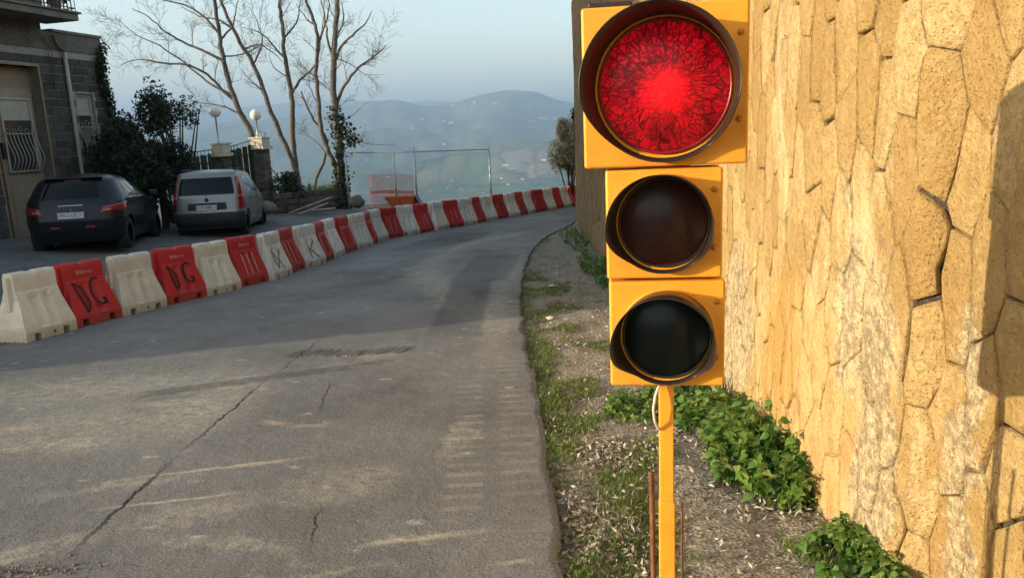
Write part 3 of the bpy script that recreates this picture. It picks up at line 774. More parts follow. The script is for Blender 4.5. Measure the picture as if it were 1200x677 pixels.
ART = {1: ('spray', [[(-.20, .50), (-.13, .16)], [(-.20, .49), (-.10, .42), (-.06, .25), (-.10, .17), (-.14, .15)], [(-.005, .20), (.0, .19)], arc(.11, .36, .10, .155, 60, 300) + [(.17, .25), (.13, .27)], [(.16, .28), (.175, .19)]]),
       3: ('spray', [[(-.19, .50), (-.15, .20)], [(-.20, .49), (-.09, .38), (-.09, .22), (-.15, .19)], arc(.12, .37, .085, .13, 50, 300) + [(.17, .30), (.12, .31)], [(.16, .31), (.17, .24)]]),
       5: ('stencil', [[(-.12, .47), (-.12, .16)], [(.0, .47), (.0, .16)], [(.12, .47), (.12, .17)]]),  # pale upright strokes are painted highlights along the ribs
       6: ('spray', [[(-.16, .45), (.10, .14)], [(.12, .44), (-.12, .16)], [(-.17, .42), (-.14, .2)]]),
       7: ('stencil', [[(-.12, .47), (-.12, .16)], [(.02, .47), (.02, .16)]]),
       8: ('spray', [[(-.12, .44), (-.10, .14)], [(.10, .44), (-.08, .30), (.14, .14)]]),
       15: ('stencil', [[(-.10, .46), (-.11, .16)], [(.10, .46), (.10, .16)]]),
       17: ('stencil', [[(-.10, .46), (-.11, .16)], [(.02, .46), (.02, .2)], [(.12, .46), (.10, .16)]]),
       19: ('stencil', [[(-.10, .46), (-.11, .16)], [(.08, .46), (.08, .2)]])}
LAB = {0: 'cream plastic barrier at the near left end, end face turned to the viewer', 1: 'red plastic barrier nearest the viewer with stencilled word and black D.G',
       2: 'cream plastic barrier between the two red barriers marked DG', 3: 'red plastic barrier with black DG, in front of the gap between cars',
       4: 'cream barrier between the further DG barrier and a red barrier with pale painted highlights', 5: 'red barrier with three pale painted highlights, the third red one from the left',
       6: 'whitish barrier with black sprayed cross, just below the silver car', 7: 'red barrier with two pale painted highlights, fourth red one from the left', 8: 'white barrier with black sprayed K shape beyond the fourth red barrier'}
TEXTM = {}
def barriers():
    me = {}
    for c in ('red', 'white', 'white2'):
        q = barrier_mesh(); q.materials.append(MT[c]); me[c] = q
    txt = text_mesh('stencil_word', 'Biliberto', .066, .0006)
    txt.transform(Matrix.Rotation(R(90), 4, 'X')); txt.transform(Matrix.Rotation(R(90), 4, 'Z')); txt.materials.append(MT['stencilr'])
    plug = MB(); plug.lathe([(.0001, -.01), (.022, -.01), (.026, 0)], 12, Matrix.Rotation(R(90), 4, 'X')); pm = mesh('cap', plug.V, plug.F, True)
    nred = nwh = 0
    ords = 'first second third fourth fifth sixth seventh eighth ninth tenth eleventh twelfth thirteenth fourteenth fifteenth sixteenth'.split()
    for i in range(0, 31 + 3):
        if 0 <= i < 31: a, b = Vector((*BAR[i], 0)), Vector((*BAR[i + 1], 0))
        elif i < 0: a = Vector((BAR[0][0] + i * .19, BAR[0][1] + i * .665, 0)); b = a + Vector((.19, .665, 0))
        else: k = i - 31; a = Vector((2.3 + k * .34, 27.57 + k * .6, 0)); b = a + Vector((.34, .6, 0))
        d = (b - a).normalized(); nrm = Vector((d.y, -d.x, 0))      # towards the road
        c = (a + b) / 2 - nrm * .215
        rs = random.Random(i + 50)
        c += nrm * rs.uniform(-.04, .04); yaw = math.atan2(-d.x, d.y) + R(rs.uniform(-6, 5))
        red = i % 2 == 1; mt = 'red' if red else ('white' if i < 5 else 'white2')
        if 0 <= i < 31:
            if red: nred += 1
            else: nwh += 1
        if i in LAB: lab = LAB[i]
        elif i < 0: lab = ['red', 'cream'][i % 2 == 0] + ' plastic barrier out of frame, %s before the near end of the row' % ['third', 'second', 'just'][i + 3]
        elif i > 30: lab = ['white', 'red'][red] + ' plastic barrier hidden behind the wall, %s past the row\'s visible end' % ['just', 'second', 'third'][i - 31]
        elif i == 30: lab = 'last white plastic barrier in view, touching the dark wall edge'
        elif i == 29: lab = 'last red plastic barrier in view before the wall edge'
        elif i in (17, 18, 19, 20): lab = ['red barrier right of the fence post by the orange netting', 'white barrier second from the orange skip, on the bend', 'red barrier on the bend with two pale painted highlights, past the orange skip', 'white barrier on the bend midway to the tall fence post'][i - 17]
        else: lab = ('%s red plastic barrier counting from the near left end' % ords[nred - 1]) if red else ('%s white plastic barrier counting from the near left end' % ords[nwh - 1])
        o = empty('plastic_barrier', (c.x, c.y, zg(c.x + .3, c.y) + .012), yaw, label=lab, cat='road barrier', group='red and white plastic barriers along the road')
        o.rotation_euler = (-math.atan(.0345), R(rs.uniform(-1.5, 1.5)), yaw)
        bo = link('body', me[mt], o)
        bv = bo.modifiers.new('bevel', 'BEVEL'); bv.width = .006; bv.segments = 2; bv.limit_method = 'ANGLE'; bv.angle_limit = R(30)
        cp = link('filler_cap', pm if pm.materials else pm, o, MT['white2'] if not red else MT['red']); cp.location = (0, 0, BH - .012)
        # slot at the near end
        sl_ = MB(); sl_.box((0, -.5 * BL + .045, .50), (.05, .05, .36)); sl_.build('connector', MT[mt], o, bevel=.006)
        if i in (1, 3, 5):
            tx = link('stencil_word', txt, o); tx.location = (.0755, 0, .60); tx.rotation_euler = (0, R(-4), 0)
        if i in ART:
            mk, st = ART[i]; g = MB()
            for s_ in st: g.add(*stroke(s_, (.017 if i < 4 else .012) if mk == 'spray' else .011))
            g.build('spray_or_highlight', MT[mk], o)
        if i in (0, 2, 4):
            h = MB(); h.lathe([(.0001, 0), (.015, 0)], 12, Matrix.Translation((.218, .03, .05)) @ Matrix.Rotation(R(90), 4, 'Z')); h.build('drain_hole', MT['spray'], o)
barriers()

# ================================================================== house
HA = at(30, 277, 18.0); HTH = R(90 - 15)       # facade runs away from the viewer
hd_ = Vector((math.sin(R(15)), math.cos(R(15)), 0)); hn = Vector((hd_.y, -hd_.x, 0))
def fpt(s, z, out=0): return HA.xyz * 1 + hd_ * s + hn * out + Vector((0, 0, z - HA.z))
def fac(px, py, out=0):
    d = ray(px, py); o = HA + hn * out; t_ = (o - CAM).dot(hn) / d.dot(hn); p = CAM + d * t_; return (p - HA).dot(hd_), p.z
def fbox(mb, s0, s1, z0, z1, o0, o1):
    P = [fpt(s, z, o) for z in (z0, z1) for s, o in ((s0, o0), (s1, o0), (s1, o1), (s0, o1))]
    P = [p - fpt(0, -.2, 0) for p in P]
    mb.add(P, [(0, 1, 2, 3), (7, 6, 5, 4), (4, 5, 1, 0), (5, 6, 2, 1), (6, 7, 3, 2), (7, 4, 0, 3)])
def house():
    org = fpt(0, -.2, 0)
    H = empty('block_house', org, label='dark grey stone block house with wooden door and balcony at left edge', cat='house')
    sE = fac(124, 110)[0]; zt = 4.58; s0 = -15.2; zbot = -.6
    dl, dr, dt = -.36, fac(43, 78)[0], 3.72
    wl_, wr_, wb, wt = fac(88, 110)[0], fac(108.5, 110)[0], 1.42, 3.15
    # wall carcass in pieces round the openings (pale joints show between the blocks)
    w = MB(); B = -.35
    fbox(w, s0, dl, zbot, zt, -.35, 0); fbox(w, dl, dr, dt, zt, -.35, 0); fbox(w, dr, wl_, zbot, zt, -.35, 0)
    fbox(w, wl_, wr_, zbot, wb, -.35, 0); fbox(w, wl_, wr_, wt, zt, -.35, 0); fbox(w, wr_, sE, zbot, zt, -.35, 0)
    fbox(w, dl - .3, wr_ + .3, zbot, zt, -.55, -.352)
    w.build('wall', MT['joint'], H)
    b = MB(); fbox(b, s0, sE - .003, zbot, zt - .003, -2.6, -.36); b.build('rear_wing', MT['render'], H)
    # cornice / parapet band
    c = MB(); fbox(c, s0, sE + .03, zt - .42, zt - .003, .001, .03); c.build('parapet_band', MT['render'], H, bevel=.006)
    c = MB(); fbox(c, 1.6, sE + .07, zt, zt + .07, -2.65, .07); c.build('coping', MT['slab'], H, bevel=.01)
    # upper storey, set back on the far side of the balcony
    u = MB(); fbox(u, s0, fac(46, 5)[0] - .05, zt + .002, 8.4, -2.6, -.02); u.build('upper_storey', MT['render'], H)
    sd = fac(20, 3)[0]
    u = MB(); fbox(u, sd - .5, sd + .7, zt + .30, zt + 2.5, -.019, .02); u.build('balcony_door', MT['wood'], H, bevel=.01)
    # blocks
    bw, bh = .37, .2; bm_ = MB(); bm_.box((0, 0, 0), (bw - .022, .03, bh - .022))
    bmes = []
    for q in range(4):
        me = mesh('block', bm_.V, bm_.F); me.materials.append(MT['block'])
        for v in me.vertices: v.co += Vector((random.uniform(-.005, .005), random.uniform(-.004, .004), random.uniform(-.004, .004)))
        bmes.append(me)
    rest = MB(); ang = math.atan2(hd_.y, hd_.x); cnt = 0; half = {}
    for r_ in range(-3, int((zt - .42) / bh) + 1):
        zc = r_ * bh + .1
        if zc + bh / 2 > zt - .42: continue
        off = (r_ % 2) * bw / 2; k0 = int(math.floor((s0) / bw))
        for k in range(k0, int(sE / bw) + 2):
            a, b = k * bw + off, (k + 1) * bw + off; segs = [(a, b)]
            a2, b2 = max(a, s0), min(b, sE - .10)
            segs = [(a2, b2)]
            for (o0, o1, z0, z1) in ((dl - .03, dr + .03, -2, dt + .02), (wl_ - .03, wr_ + .03, wb - .02, wt + .02)):
                if zc + bh / 2 > z0 + .02 and zc - bh / 2 < z1:
                    ns = []
                    for (p, q) in segs:
                        if q <= o0 or p >= o1: ns.append((p, q))
                        else:
                            if p < o0: ns.append((p, o0))
                            if q > o1: ns.append((o1, q))
                    segs = ns
            for p, q in segs:
                if q - p < .06: continue
                pos = fpt((p + q) / 2, zc, .004) - org
                if p > -1.4 and zc > -.35 and cnt < 298:
                    cnt += 1; o = link('block', random.choice(bmes), H); o.location = pos; o.rotation_euler = (random.uniform(-.02, .02), 0, ang); o.scale = ((q - p - .02) / (bw - .022), 1 + random.uniform(0, .5), 1)
                else: rest.box(pos, (q - p - .02, .03, bh - .022), ang)
    rest.build('blockwork', MT['block'], H, kind='stuff')
    # corner pier darker render with ivy
    c = MB(); fbox(c, sE - .13, sE + .02, zbot, zt - .42, -.4, .022); c.build('corner_pier', MT['render'], H, bevel=.01)
    # entrance
    d = MB(); fbox(d, dl, dr, -.4, dt, -.345, -.30); leaf = d.build('door_lining', MT['wood'], H)
    d = MB(); fbox(d, dl - .06, dl, -.4, dt + .05, -.29, .025); fbox(d, dr, dr + .05, -.4, dt + .05, -.29, .025); fbox(d, dl, dr, dt, dt + .05, -.29, .025)
    d.build('door_frame', MT['wood'], H, bevel=.006)
    l0, l1 = dl + .30, dr - .04
    d = MB(); fbox(d, l0, l1, -.35, dt - .5, -.299, -.24); L = d.build('door', MT['doorm'], H, bevel=.006)
    for z0, z1 in ((-.1, 1.05),):
        d = MB(); fbox(d, l0 + .12, l1 - .12, z0, z1, -.239, -.225); d.build('panel', MT['doorm'], L, bevel=.008)
    def grille(par, s0_, s1_, z0_, z1_, o, frame_mt):
        f = MB()
        for a in ((s0_, s0_ + .05, z0_, z1_), (s1_ - .05, s1_, z0_, z1_), (s0_ + .05, s1_ - .05, z1_ - .05, z1_), (s0_ + .05, s1_ - .05, z0_, z0_ + .05)): fbox(f, *a, o, o + .05)
        fbox(f, s0_ + .05, s1_ - .05, z1_ - .52, z1_ - .47, o, o + .04)
        f.build('window_frame', frame_mt, par, bevel=.004)
        g = MB(); fbox(g, s0_ + .05, s1_ - .05, z1_ - .47, z1_ - .05, o, o + .012); g.build('blind', MT['whitemetal'], par)
        g = MB(); fbox(g, s0_ + .05, s1_ - .05, z0_ + .05, z1_ - .52, o, o + .010); g.build('pane', MT['glassw'], par)
        zt_ = z0_ + (z1_ - z0_) * .52; n = 9
        for k in range(n):
            s_ = s0_ + .02 + (s1_ - s0_ - .04) * k / (n - 1); pts = []
            for q in range(14):
                f_ = q / 13; z = zt_ + (z0_ + .02 - zt_) * f_; belly = .05 + .15 * math.sin(f_ ** 1.6 * math.pi) ** 1.2
                pts.append(fpt(s_, z, o + .03 + belly) - org)
            t_ = MB(); t_.tube(pts, .009, 5); t_.build('grille_bar', MT['whitemetal'], par, True)
        t_ = MB()
        for z in (zt_, z0_ + .02): t_.tube([fpt(s0_, z, o + .08) - org, fpt(s1_, z, o + .08) - org], .014, 6)
        for k in range(5):
            s_ = s0_ + (s1_ - s0_) * (k + .5) / 5; pts = [fpt(s_ + .05 * math.cos(q), zt_ + .06 + .06 * math.sin(q) + (.05 if k == 2 else 0), o + .08) - org for q in np.linspace(0, 2 * math.pi, 9)]
            t_.tube(pts, .006, 4)
        t_.build('grille_rail', MT['whitemetal'], par, True)
    MT['glassw'] = simple('dull_window_glass', (.05, .045, .04), .2, spec=.6)
    grille(L, l0 + .12, l1 - .12, 1.28, 3.0, -.238, MT['whitemetal'])
    hb = MB(); fbox(hb, l0 + .01, l0 + .10, 1.62, 1.98, -.238, -.16); hb.build('handle', MT['blackmetal'], L, bevel=.01)
    W1 = MB(); fbox(W1, wl_, wr_, wb, wt, -.345, -.12); W1 = W1.build('window', MT['doorm'], H)
    grille(W1, wl_ + .02, wr_ - .02, wb + .02, wt - .02, -.118, MT['whitemetal'])
    # drain pipes
    s1_ = fac(78, 100)[0]
    p = MB(); p.tube([fpt(s1_, z, .08) - org for z in (4.12, 3, 2, 1, -.3)], .05, 12); p.build('drain_pipe', MT['whitemetal'], H, True)
    p = MB(); p.tube([fpt(s1_ - .28, 4.5, .10) - org, fpt(s1_ - .25, 4.3, .10) - org, fpt(s1_, 4.12, .085) - org], .035, 8); p.build('pipe_elbow', MT['rust'], H, True)
    p = MB(); p.tube([fpt(sE + .07, z, .05) - org for z in (3.55, 2.5, 1.2, .6)] + [fpt(sE + .2, .3, .1) - org], .03, 10); p.build('drain_pipe', MT['whitemetal'], H, True)
    p = MB(); p.tube([fpt(sE + .06, zt - .02, .05) - org, fpt(sE + .3, zt - .2, .05) - org, fpt(sE + .1, zt - .3, .05) - org], .018, 8); p.build('gutter_spout', MT['whitemetal'], H, True)
    # electric cables
    for k in range(2):
        p = MB(); p.tube([fpt(s1_ - .5 - k * .1 + .15 * math.sin(f * 3), 4.4 - 1.1 * f, .05 + .03 * math.sin(f * 3.1)) - org for f in np.linspace(0, 1, 9)], .008, 5); p.build('wall_cable', MT['blackmetal'], H, True)
    # balcony
    se = fac(93, 26, 1.0)[0]; zb_ = fac(93, 26, 1.0)[1]
    sb = MB(); fbox(sb, s0, se, zb_ + .02, zb_ + .17, .03, 1.0); sb.build('balcony_slab', MT['slab'], H, bevel=.015)
    sb = MB(); fbox(sb, s0, se + .05, zb_ + .173, zb_ + .22, .03, 1.06); sb.build('balcony_edge', MT['slab'], H, bevel=.01)
    rz_ = zb_ + .22
    t_ = MB(); t_.tube([fpt(s0, rz_ + .98, .98) - org, fpt(se - .05, rz_ + .98, .98) - org, fpt(se - .05, rz_ + .98, .03) - org], .02, 6)
    t_.tube([fpt(s0, rz_ + .08, .98) - org, fpt(se - .05, rz_ + .08, .98) - org, fpt(se - .05, rz_ + .08, .03) - org], .014, 6); t_.build('balcony_rail', MT['blackmetal'], H, True)
    far = MB(); k = 0; s_ = se - .05
    pts = []
    while s_ > s0: pts.append((s_, .98)); s_ -= .11
    o_ = .87
    while o_ > .05: pts.append((se - .05, o_)); o_ -= .11
    for (a, o) in pts:
        if a > -3: q = MB(); q.tube([fpt(a, rz_, o) - org, fpt(a, rz_ + .98, o) - org], .009 if (round(a * 100) % 3) else .012, 5); q.build('baluster', MT['blackmetal'], H)
        else: far.tube([fpt(a, rz_, o) - org, fpt(a, rz_ + .98, o) - org], .009, 4)
    far.build('balusters', MT['blackmetal'], H, kind='stuff')
    # potted plant on the balcony
    s_ = se - .35; base = fpt(s_, rz_, .72)
    pl = empty('potted_plant', base, label='leafy plant in a pot on the balcony corner behind the railing', cat='plant')
    q = MB(); q.lathe([(.0001, 0), (.10, 0), (.14, .22), (.15, .24), (.13, .24), (.12, .2), (.0001, .2)], 20, Matrix.Rotation(R(90), 4, 'X')); q.build('pot', MT['farmroof'], pl, True)
    C = [np.array((random.gauss(0, .17), random.gauss(0, .17), .55 + random.gauss(0, .2))) for _ in range(500)]; q = MB(); leafcloud(q, C, .09, .06, 3); q.build('foliage', MT['leafdark'], pl)
    s_ = se - 1.5; base = fpt(s_, rz_, .72)
    pl = empty('potted_plant', base, label='low potted plant on the balcony left of the corner plant', cat='plant')
    q = MB(); q.lathe([(.0001, 0), (.10, 0), (.14, .18), (.15, .2), (.13, .2), (.0001, .17)], 20, Matrix.Rotation(R(90), 4, 'X')); q.build('pot', MT['farmroof'], pl, True)
    C = [np.array((random.gauss(0, .2), random.gauss(0, .12), .30 + random.gauss(0, .08))) for _ in range(260)]; q = MB(); leafcloud(q, C, .08, .05, 4); q.build('foliage', MT['leafdark'], pl)
    # ivy down the corner
    iv = MB(); C = []
    for _ in range(1500):
        z = random.triangular(1.0, 4.5, 4.0); C.append(fpt(sE - .05 + random.gauss(0, .09) + .1 * math.sin(z * 3), z, .05 + abs(random.gauss(0, .05))))
    leafcloud(iv, C, .07, .06, 9, .6); iv.build('climbing_ivy', MT['leafivy'], None, label='dark ivy climbing the right corner of the stone block house', cat='ivy')
house()

# ================================================================== cars
def car(name, pos, yaw, spec, label):
    root = empty(name, pos, yaw, label=label, cat='car')
    root.rotation_euler = (-math.atan(.0345), 0, yaw)
    # local: +y forward, x right; rear bumper at y=0
    Zk = spec['z']; YR = spec['yr']; YF = spec['yf']; HW = spec['hw']; CR = spec['cr']
    f = lambda a: (lambda z: float(np.interp(z, Zk, a)))
    yr, yf, hw, cr = f(YR), f(YF), f(HW), f(CR)
    nz = spec.get('nz', 46); ze = np.linspace(Zk[0], Zk[-1], nz)
    def S_(tq, z):
        """tq 0..1: rear centre -> right rear corner (.25) -> right front corner (.75) -> front centre"""
        a, b, w, c = yr(z), yf(z), hw(z), cr(z); c = min(c, w * .9)
        bow_r = spec['bow']; tap = spec.get('taper', .10)
        if tq < .25:
            g = tq / .25
            if g < .6: x = (w - c) * g / .6; y = a
            else: q = (g - .6) / .4 * math.pi / 2; x = w - c + c * math.sin(q); y = a + c * (1 - math.cos(q))
            y += bow_r * (x / w) ** 2
        elif tq < .75:
            g = (tq - .25) / .5; y = a + c + bow_r + (b - c * 1.5 - bow_r - a - c) * g; x = w
            x = w * (1 - tap * max(0, (g - .62) / .38) ** 2 * .6 - .03 * max(0, (.3 - g) / .3) ** 2 * 0)
        else:
            g = (tq - .75) / .25; w2 = w * (1 - tap * .6); q = g * math.pi / 2; x = w2 * math.cos(q) ** .6; y = b - c * 1.5 + c * 1.5 * math.sin(q)
        return Vector((x, y, z))
    ts = list(np.linspace(0, .15, 7)) + list(np.linspace(.16, .25, 9)) + list(np.linspace(.26, .75, 44)) + list(np.linspace(.76, 1, 14))
    V = []; F = []; full = [(t_, 1) for t_ in ts] + [(t_, -1) for t_ in ts[::-1][1:-1]]; n = len(full)
    for z in ze:
        for t_, sg in full: p = S_(t_, z); V.append((p.x * sg, p.y, p.z))
    for i in range(nz - 1):
        for k in range(n): F.append((i * n + k, i * n + (k + 1) % n, (i + 1) * n + (k + 1) % n, (i + 1) * n + k))
    # roof crown and floor
    top = (nz - 1) * n; zt = ze[-1]
    prev = [top + k for k in range(n)]
    for s_, dz in ((.85, .024), (.55, .050), (.2, .062)):
        cyc = (yr(zt) + yf(zt)) / 2; ids = []
        for k in range(n):
            v = V[top + k]; V.append((v[0] * s_, cyc + (v[1] - cyc) * s_, zt + dz)); ids.append(len(V) - 1)
        for k in range(n): F.append((prev[k], prev[(k + 1) % n], ids[(k + 1) % n], ids[k]))
        prev = ids
    F.append(tuple(prev)); F.append(tuple(range(n))[::-1])
    body = link('body', mesh('body', V, F, True), root, MT[spec['paint']])
    # wheel arches cut with a boolean, baked
    wr = spec['wr']; cut = []
    for wy in spec['wy']:
        b = MB(); b.lathe([(.0001, -.26), (wr * 1.13, -.26), (wr * 1.13, .26), (.0001, .26)], 32, Matrix.Identity(4))
        for sg in (1, -1):
            me = mesh('c', b.V, b.F); me.transform(Matrix.Translation((sg * (HW[1] + .0), wy, wr)) @ Matrix.Rotation(R(90), 4, 'Z'))
            o = bpy.data.objects.new('c', me); COL.objects.link(o); o.parent = root
            bb = bmesh.new(); bb.from_mesh(me); bmesh.ops.remove_doubles(bb, verts=bb.verts, dist=.001); bmesh.ops.recalc_face_normals(bb, faces=bb.faces); bb.to_mesh(me); bb.free()
            cut.append(o); md = body.modifiers.new('b', 'BOOLEAN'); md.object = o; md.operation = 'DIFFERENCE'; md.solver = 'EXACT'
    bb = bmesh.new(); bb.from_mesh(body.data); bmesh.ops.recalc_face_normals(bb, faces=bb.faces); bb.to_mesh(body.data); bb.free()
    bpy.context.view_layer.update(); dg = bpy.context.evaluated_depsgraph_get(); me2 = bpy.data.meshes.new_from_object(body.evaluated_get(dg)); body.modifiers.clear(); body.data = me2
    me2.name = 'body'
    while len(me2.materials) > 1: me2.materials.pop()
    me2.set_sharp_from_angle(angle=R(38))
    for o in cut: bpy.data.objects.remove(o)
    # patches that follow the body surface
    def patch(nm, quad, mt, off=.006, nu=14, nv=8, sg=1, both=False, par=None):
        """quad: four (t, z) corners bl, br, tr, tl; both: mirrored across the middle"""
        V = []; F = []
        for j in range(nv + 1):
            for i in range(nu + 1):
                a, b = i / nu, j / nv
                q = [quad[0][k] * (1 - a) * (1 - b) + quad[1][k] * a * (1 - b) + quad[2][k] * a * b + quad[3][k] * (1 - a) * b for k in (0, 1)]
                s1 = sg if q[0] >= 0 else -sg; tq = abs(q[0]); e = .004
                p = S_(tq, q[1]); pu = S_(min(1, tq + e), q[1]) - S_(max(0, tq - e), q[1]); pv = S_(tq, min(zt, q[1] + .01)) - S_(tq, q[1] - .01)
                nn = pu.cross(pv); nn.normalize()
                edge = (0 < i < nu) and (0 < j < nv)
                p = p + nn * (off if edge else -.004)
                V.append((p.x * s1, p.y, p.z))
        m = nu + 1
        for j in range(nv):
            for i in range(nu): F.append((j * m + i, j * m + i + 1, (j + 1) * m + i + 1, (j + 1) * m + i))
        o = link(nm, mesh(nm, V, F, True), par or root, MT[mt])
        bb = bmesh.new(); bb.from_mesh(o.data); bmesh.ops.recalc_face_normals(bb, faces=bb.faces); bb.to_mesh(o.data); bb.free()
        return o
    for nm, quad, mt, off, mir in spec['patch']:
        if mir == 0: patch(nm, quad, mt, off, 24)
        else:
            patch(nm, quad, mt, off); patch(nm, quad, mt, off, sg=-1)
    # wheels
    for wy in spec['wy']:
        for sg in (1, -1):
            x = sg * (HW[1] - .115); Mx = Matrix.Translation((x, wy, wr)) @ Matrix.Rotation(R(90 * -sg), 4, 'Z')
            w_ = MB(); w_.lathe([(wr * .62, -.09), (wr * .66, -.10), (wr * .93, -.10), (wr, -.075), (wr, .075), (wr * .93, .10), (wr * .6, .10)], 36, Mx)
            ty = w_.build('wheel', MT['tyre'], root, True)
            rm = MB(); rm.lathe([(wr * .66, -.09), (wr * .60, -.085), (wr * .56, -.05), (wr * .2, -.045), (.0001, -.06)], 36, Mx)
            rm.build('rim', MT['blackmetal'], ty, True)
            sp = MB()
            for k in range(5 if spec['alloy'] else 8):
                q = 2 * math.pi * k / (5 if spec['alloy'] else 8)
                P = []
                for r_, h_ in ((.03, .022), (wr * .63, .030 if spec['alloy'] else .016)):
                    for s_ in (-1, 1): P.append((r_ * math.cos(q) - s_ * h_ * math.sin(q), r_ * math.sin(q) + s_ * h_ * math.cos(q)))
                Vv = [Mx @ Vector((P[i][0], y_, P[i][1])) for y_ in (-.086, -.055) for i in (0, 1, 3, 2)]
                sp.add(Vv, [(0, 1, 2, 3), (7, 6, 5, 4), (0, 4, 5, 1), (1, 5, 6, 2), (2, 6, 7, 3), (3, 7, 4, 0)])
            sp.lathe([(.0001, -.095), (.045, -.092), (.05, -.06)], 16, Mx)
            sp.build('spokes', MT['rim' if spec['alloy'] else 'rimg'], ty)
    # plate
    pz, py, tilt = spec['plate']
    pb = MB(); pb.box((0, 0, 0), (.50, .012, .115)); pl = pb.build('licence_plate', MT['plate'], root, bevel=.004); pl.location = (0, py, pz); pl.rotation_euler = (R(tilt), 0, 0)
    for sx in (-.235, .235):
        q = MB(); q.box((sx, -.0075, 0), (.034, .003, .108)); q.build('blue_band', MT['plateblue'], pl)
    tx = text_mesh('plate_number', spec['num'], .095, .001); tx.transform(Matrix.Scale(.92, 4, (1, 0, 0)) @ Matrix.Rotation(R(90), 4, 'X')); tx.transform(Matrix.Translation((0, -.008, .003))); link('plate_number', tx, pl, MT['ink'])
    for sg in (1, -1):
        mz, my = spec['mirror']; q = MB(); q.box((sg * (hw(mz) + .10), my, mz), (.17, .10, .13)); q.build('wing_mirror', MT[spec['mirm']], root, bevel=.03, seg=3)
        for hy, hz in spec['handles']:
            q = MB(); q.box((sg * (hw(hz) + .012), hy, hz), (.025, .17, .03)); q.build('door_handle', MT[spec['handm']], root, bevel=.008)
        # door seams
        for sy, z0, z1 in spec['seams']:
            q = MB(); q.tube([(sg * (hw(z) + .0005), sy + .04 * (z - z0), z) for z in np.linspace(z0, z1, 9)], .004, 4); q.build('door_seam', MT['blackmetal'], root)
    return root, S_, patch
c1 = (at(45, 304, 14.36) + at(147, 298, 14.85)) / 2
y1 = R(13)
p1 = at(90, 300, 14.3); p1 = Vector((p1.x, p1.y, 0)); p1.z = zg(p1.x, p1.y) - .02
h208 = dict(z=[.20, .42, .62, .80, .90, .98, 1.06, 1.20, 1.34, 1.40, 1.425],
            yr=[.14, .02, .0, .02, .04, .07, .12, .22, .33, .44, .56],
            yf=[3.85, 3.95, 3.95, 3.88, 3.72, 3.05, 2.78, 2.42, 2.02, 1.78, 1.60],
            hw=[.76, .85, .875, .87, .86, .85, .81, .745, .68, .635, .57],
            cr=[.22, .30, .32, .33, .33, .32, .30, .25, .22, .20, .18], bow=.10, taper=.14, paint='carblack', wr=.315, wy=(.62, 3.16), alloy=True,
            patch=[('rear_window', [(-.150, 1.00), (.150, 1.00), (.138, 1.335), (-.138, 1.335)], 'glass', .006, 0),
                   ('tail_light', [(.130, .72), (.278, .80), (.264, .94), (.152, .87)], 'taillight', .012, 1),
                   ('lamp_reflector', [(.150, .775), (.175, .78), (.18, .81), (.158, .81)], 'taillight2', .016, 1),
                   ('bumper', [(-.235, .22), (.235, .22), (.235, .36), (-.235, .36)], 'carblack', .010, 0),
                   ('third_brake_light', [(-.05, 1.355), (.05, 1.355), (.05, 1.375), (-.05, 1.375)], 'taillight', .008, 0),
                   ('rear_side_window', [(.325, 1.01), (.475, 1.0), (.445, 1.345), (.352, 1.33)], 'sideglass', .005, 1),
                   ('front_side_window', [(.485, 1.0), (.665, 1.0), (.640, 1.33), (.455, 1.345)], 'sideglass', .005, 1),
                   ('chrome_strip', [(.325, .985), (.665, .975), (.665, .995), (.325, 1.003)], 'chrome', .007, 1),
                   ('windscreen', [(.80, 1.0), (1.0, 1.0), (1.0, 1.34), (.80, 1.34)], 'glass', .005, 1)],
            plate=(.72, -.012, -4), num='FN 515CT', mirror=(1.03, 2.62), mirm='carblack', handles=((1.15, .90), (2.05, .89)), handm='carblack', seams=((.98, .35, .98), (1.85, .32, .98), (2.82, .35, .96)))
root, S1, patch1 = car('parked_car', p1, y1, h208, 'black five-door hatchback parked left, rear plate reading FN 515CT')
q = MB(); q.box((0, -.028 + .075, .90), (.42, .014, .022)); q.build('boot_trim', MT['chrome'], root, bevel=.004)
q = MB()   # small rampant emblem
q.tube([(-.02, .026, .79), (0, .022, .815), (.022, .026, .80), (.006, .020, .835), (-.008, .020, .855), (.012, .020, .850)], .006, 5); q.tube([(0, .022, .815), (-.018, .026, .775)], .006, 5); q.tube([(.012, .024, .808), (.022, .026, .772)], .006, 5)
q.build('emblem', MT['chrome'], root)
q = MB(); q.tube([(0, .75, 1.46), (0, .60, 1.60)], .006, 5); q.build('antenna', MT['blackmetal'], root)
q = MB(); q.box((0, .44, 1.405), (1.0, .20, .03)); q.build('roof_spoiler', MT['carblack'], root, bevel=.012)
for sg in (1, -1):
    q = MB(); q.box((sg * .30, .010, .50), (.16, .02, .035)); q.build('bumper_reflector', MT['taillight'], root, bevel=.005)

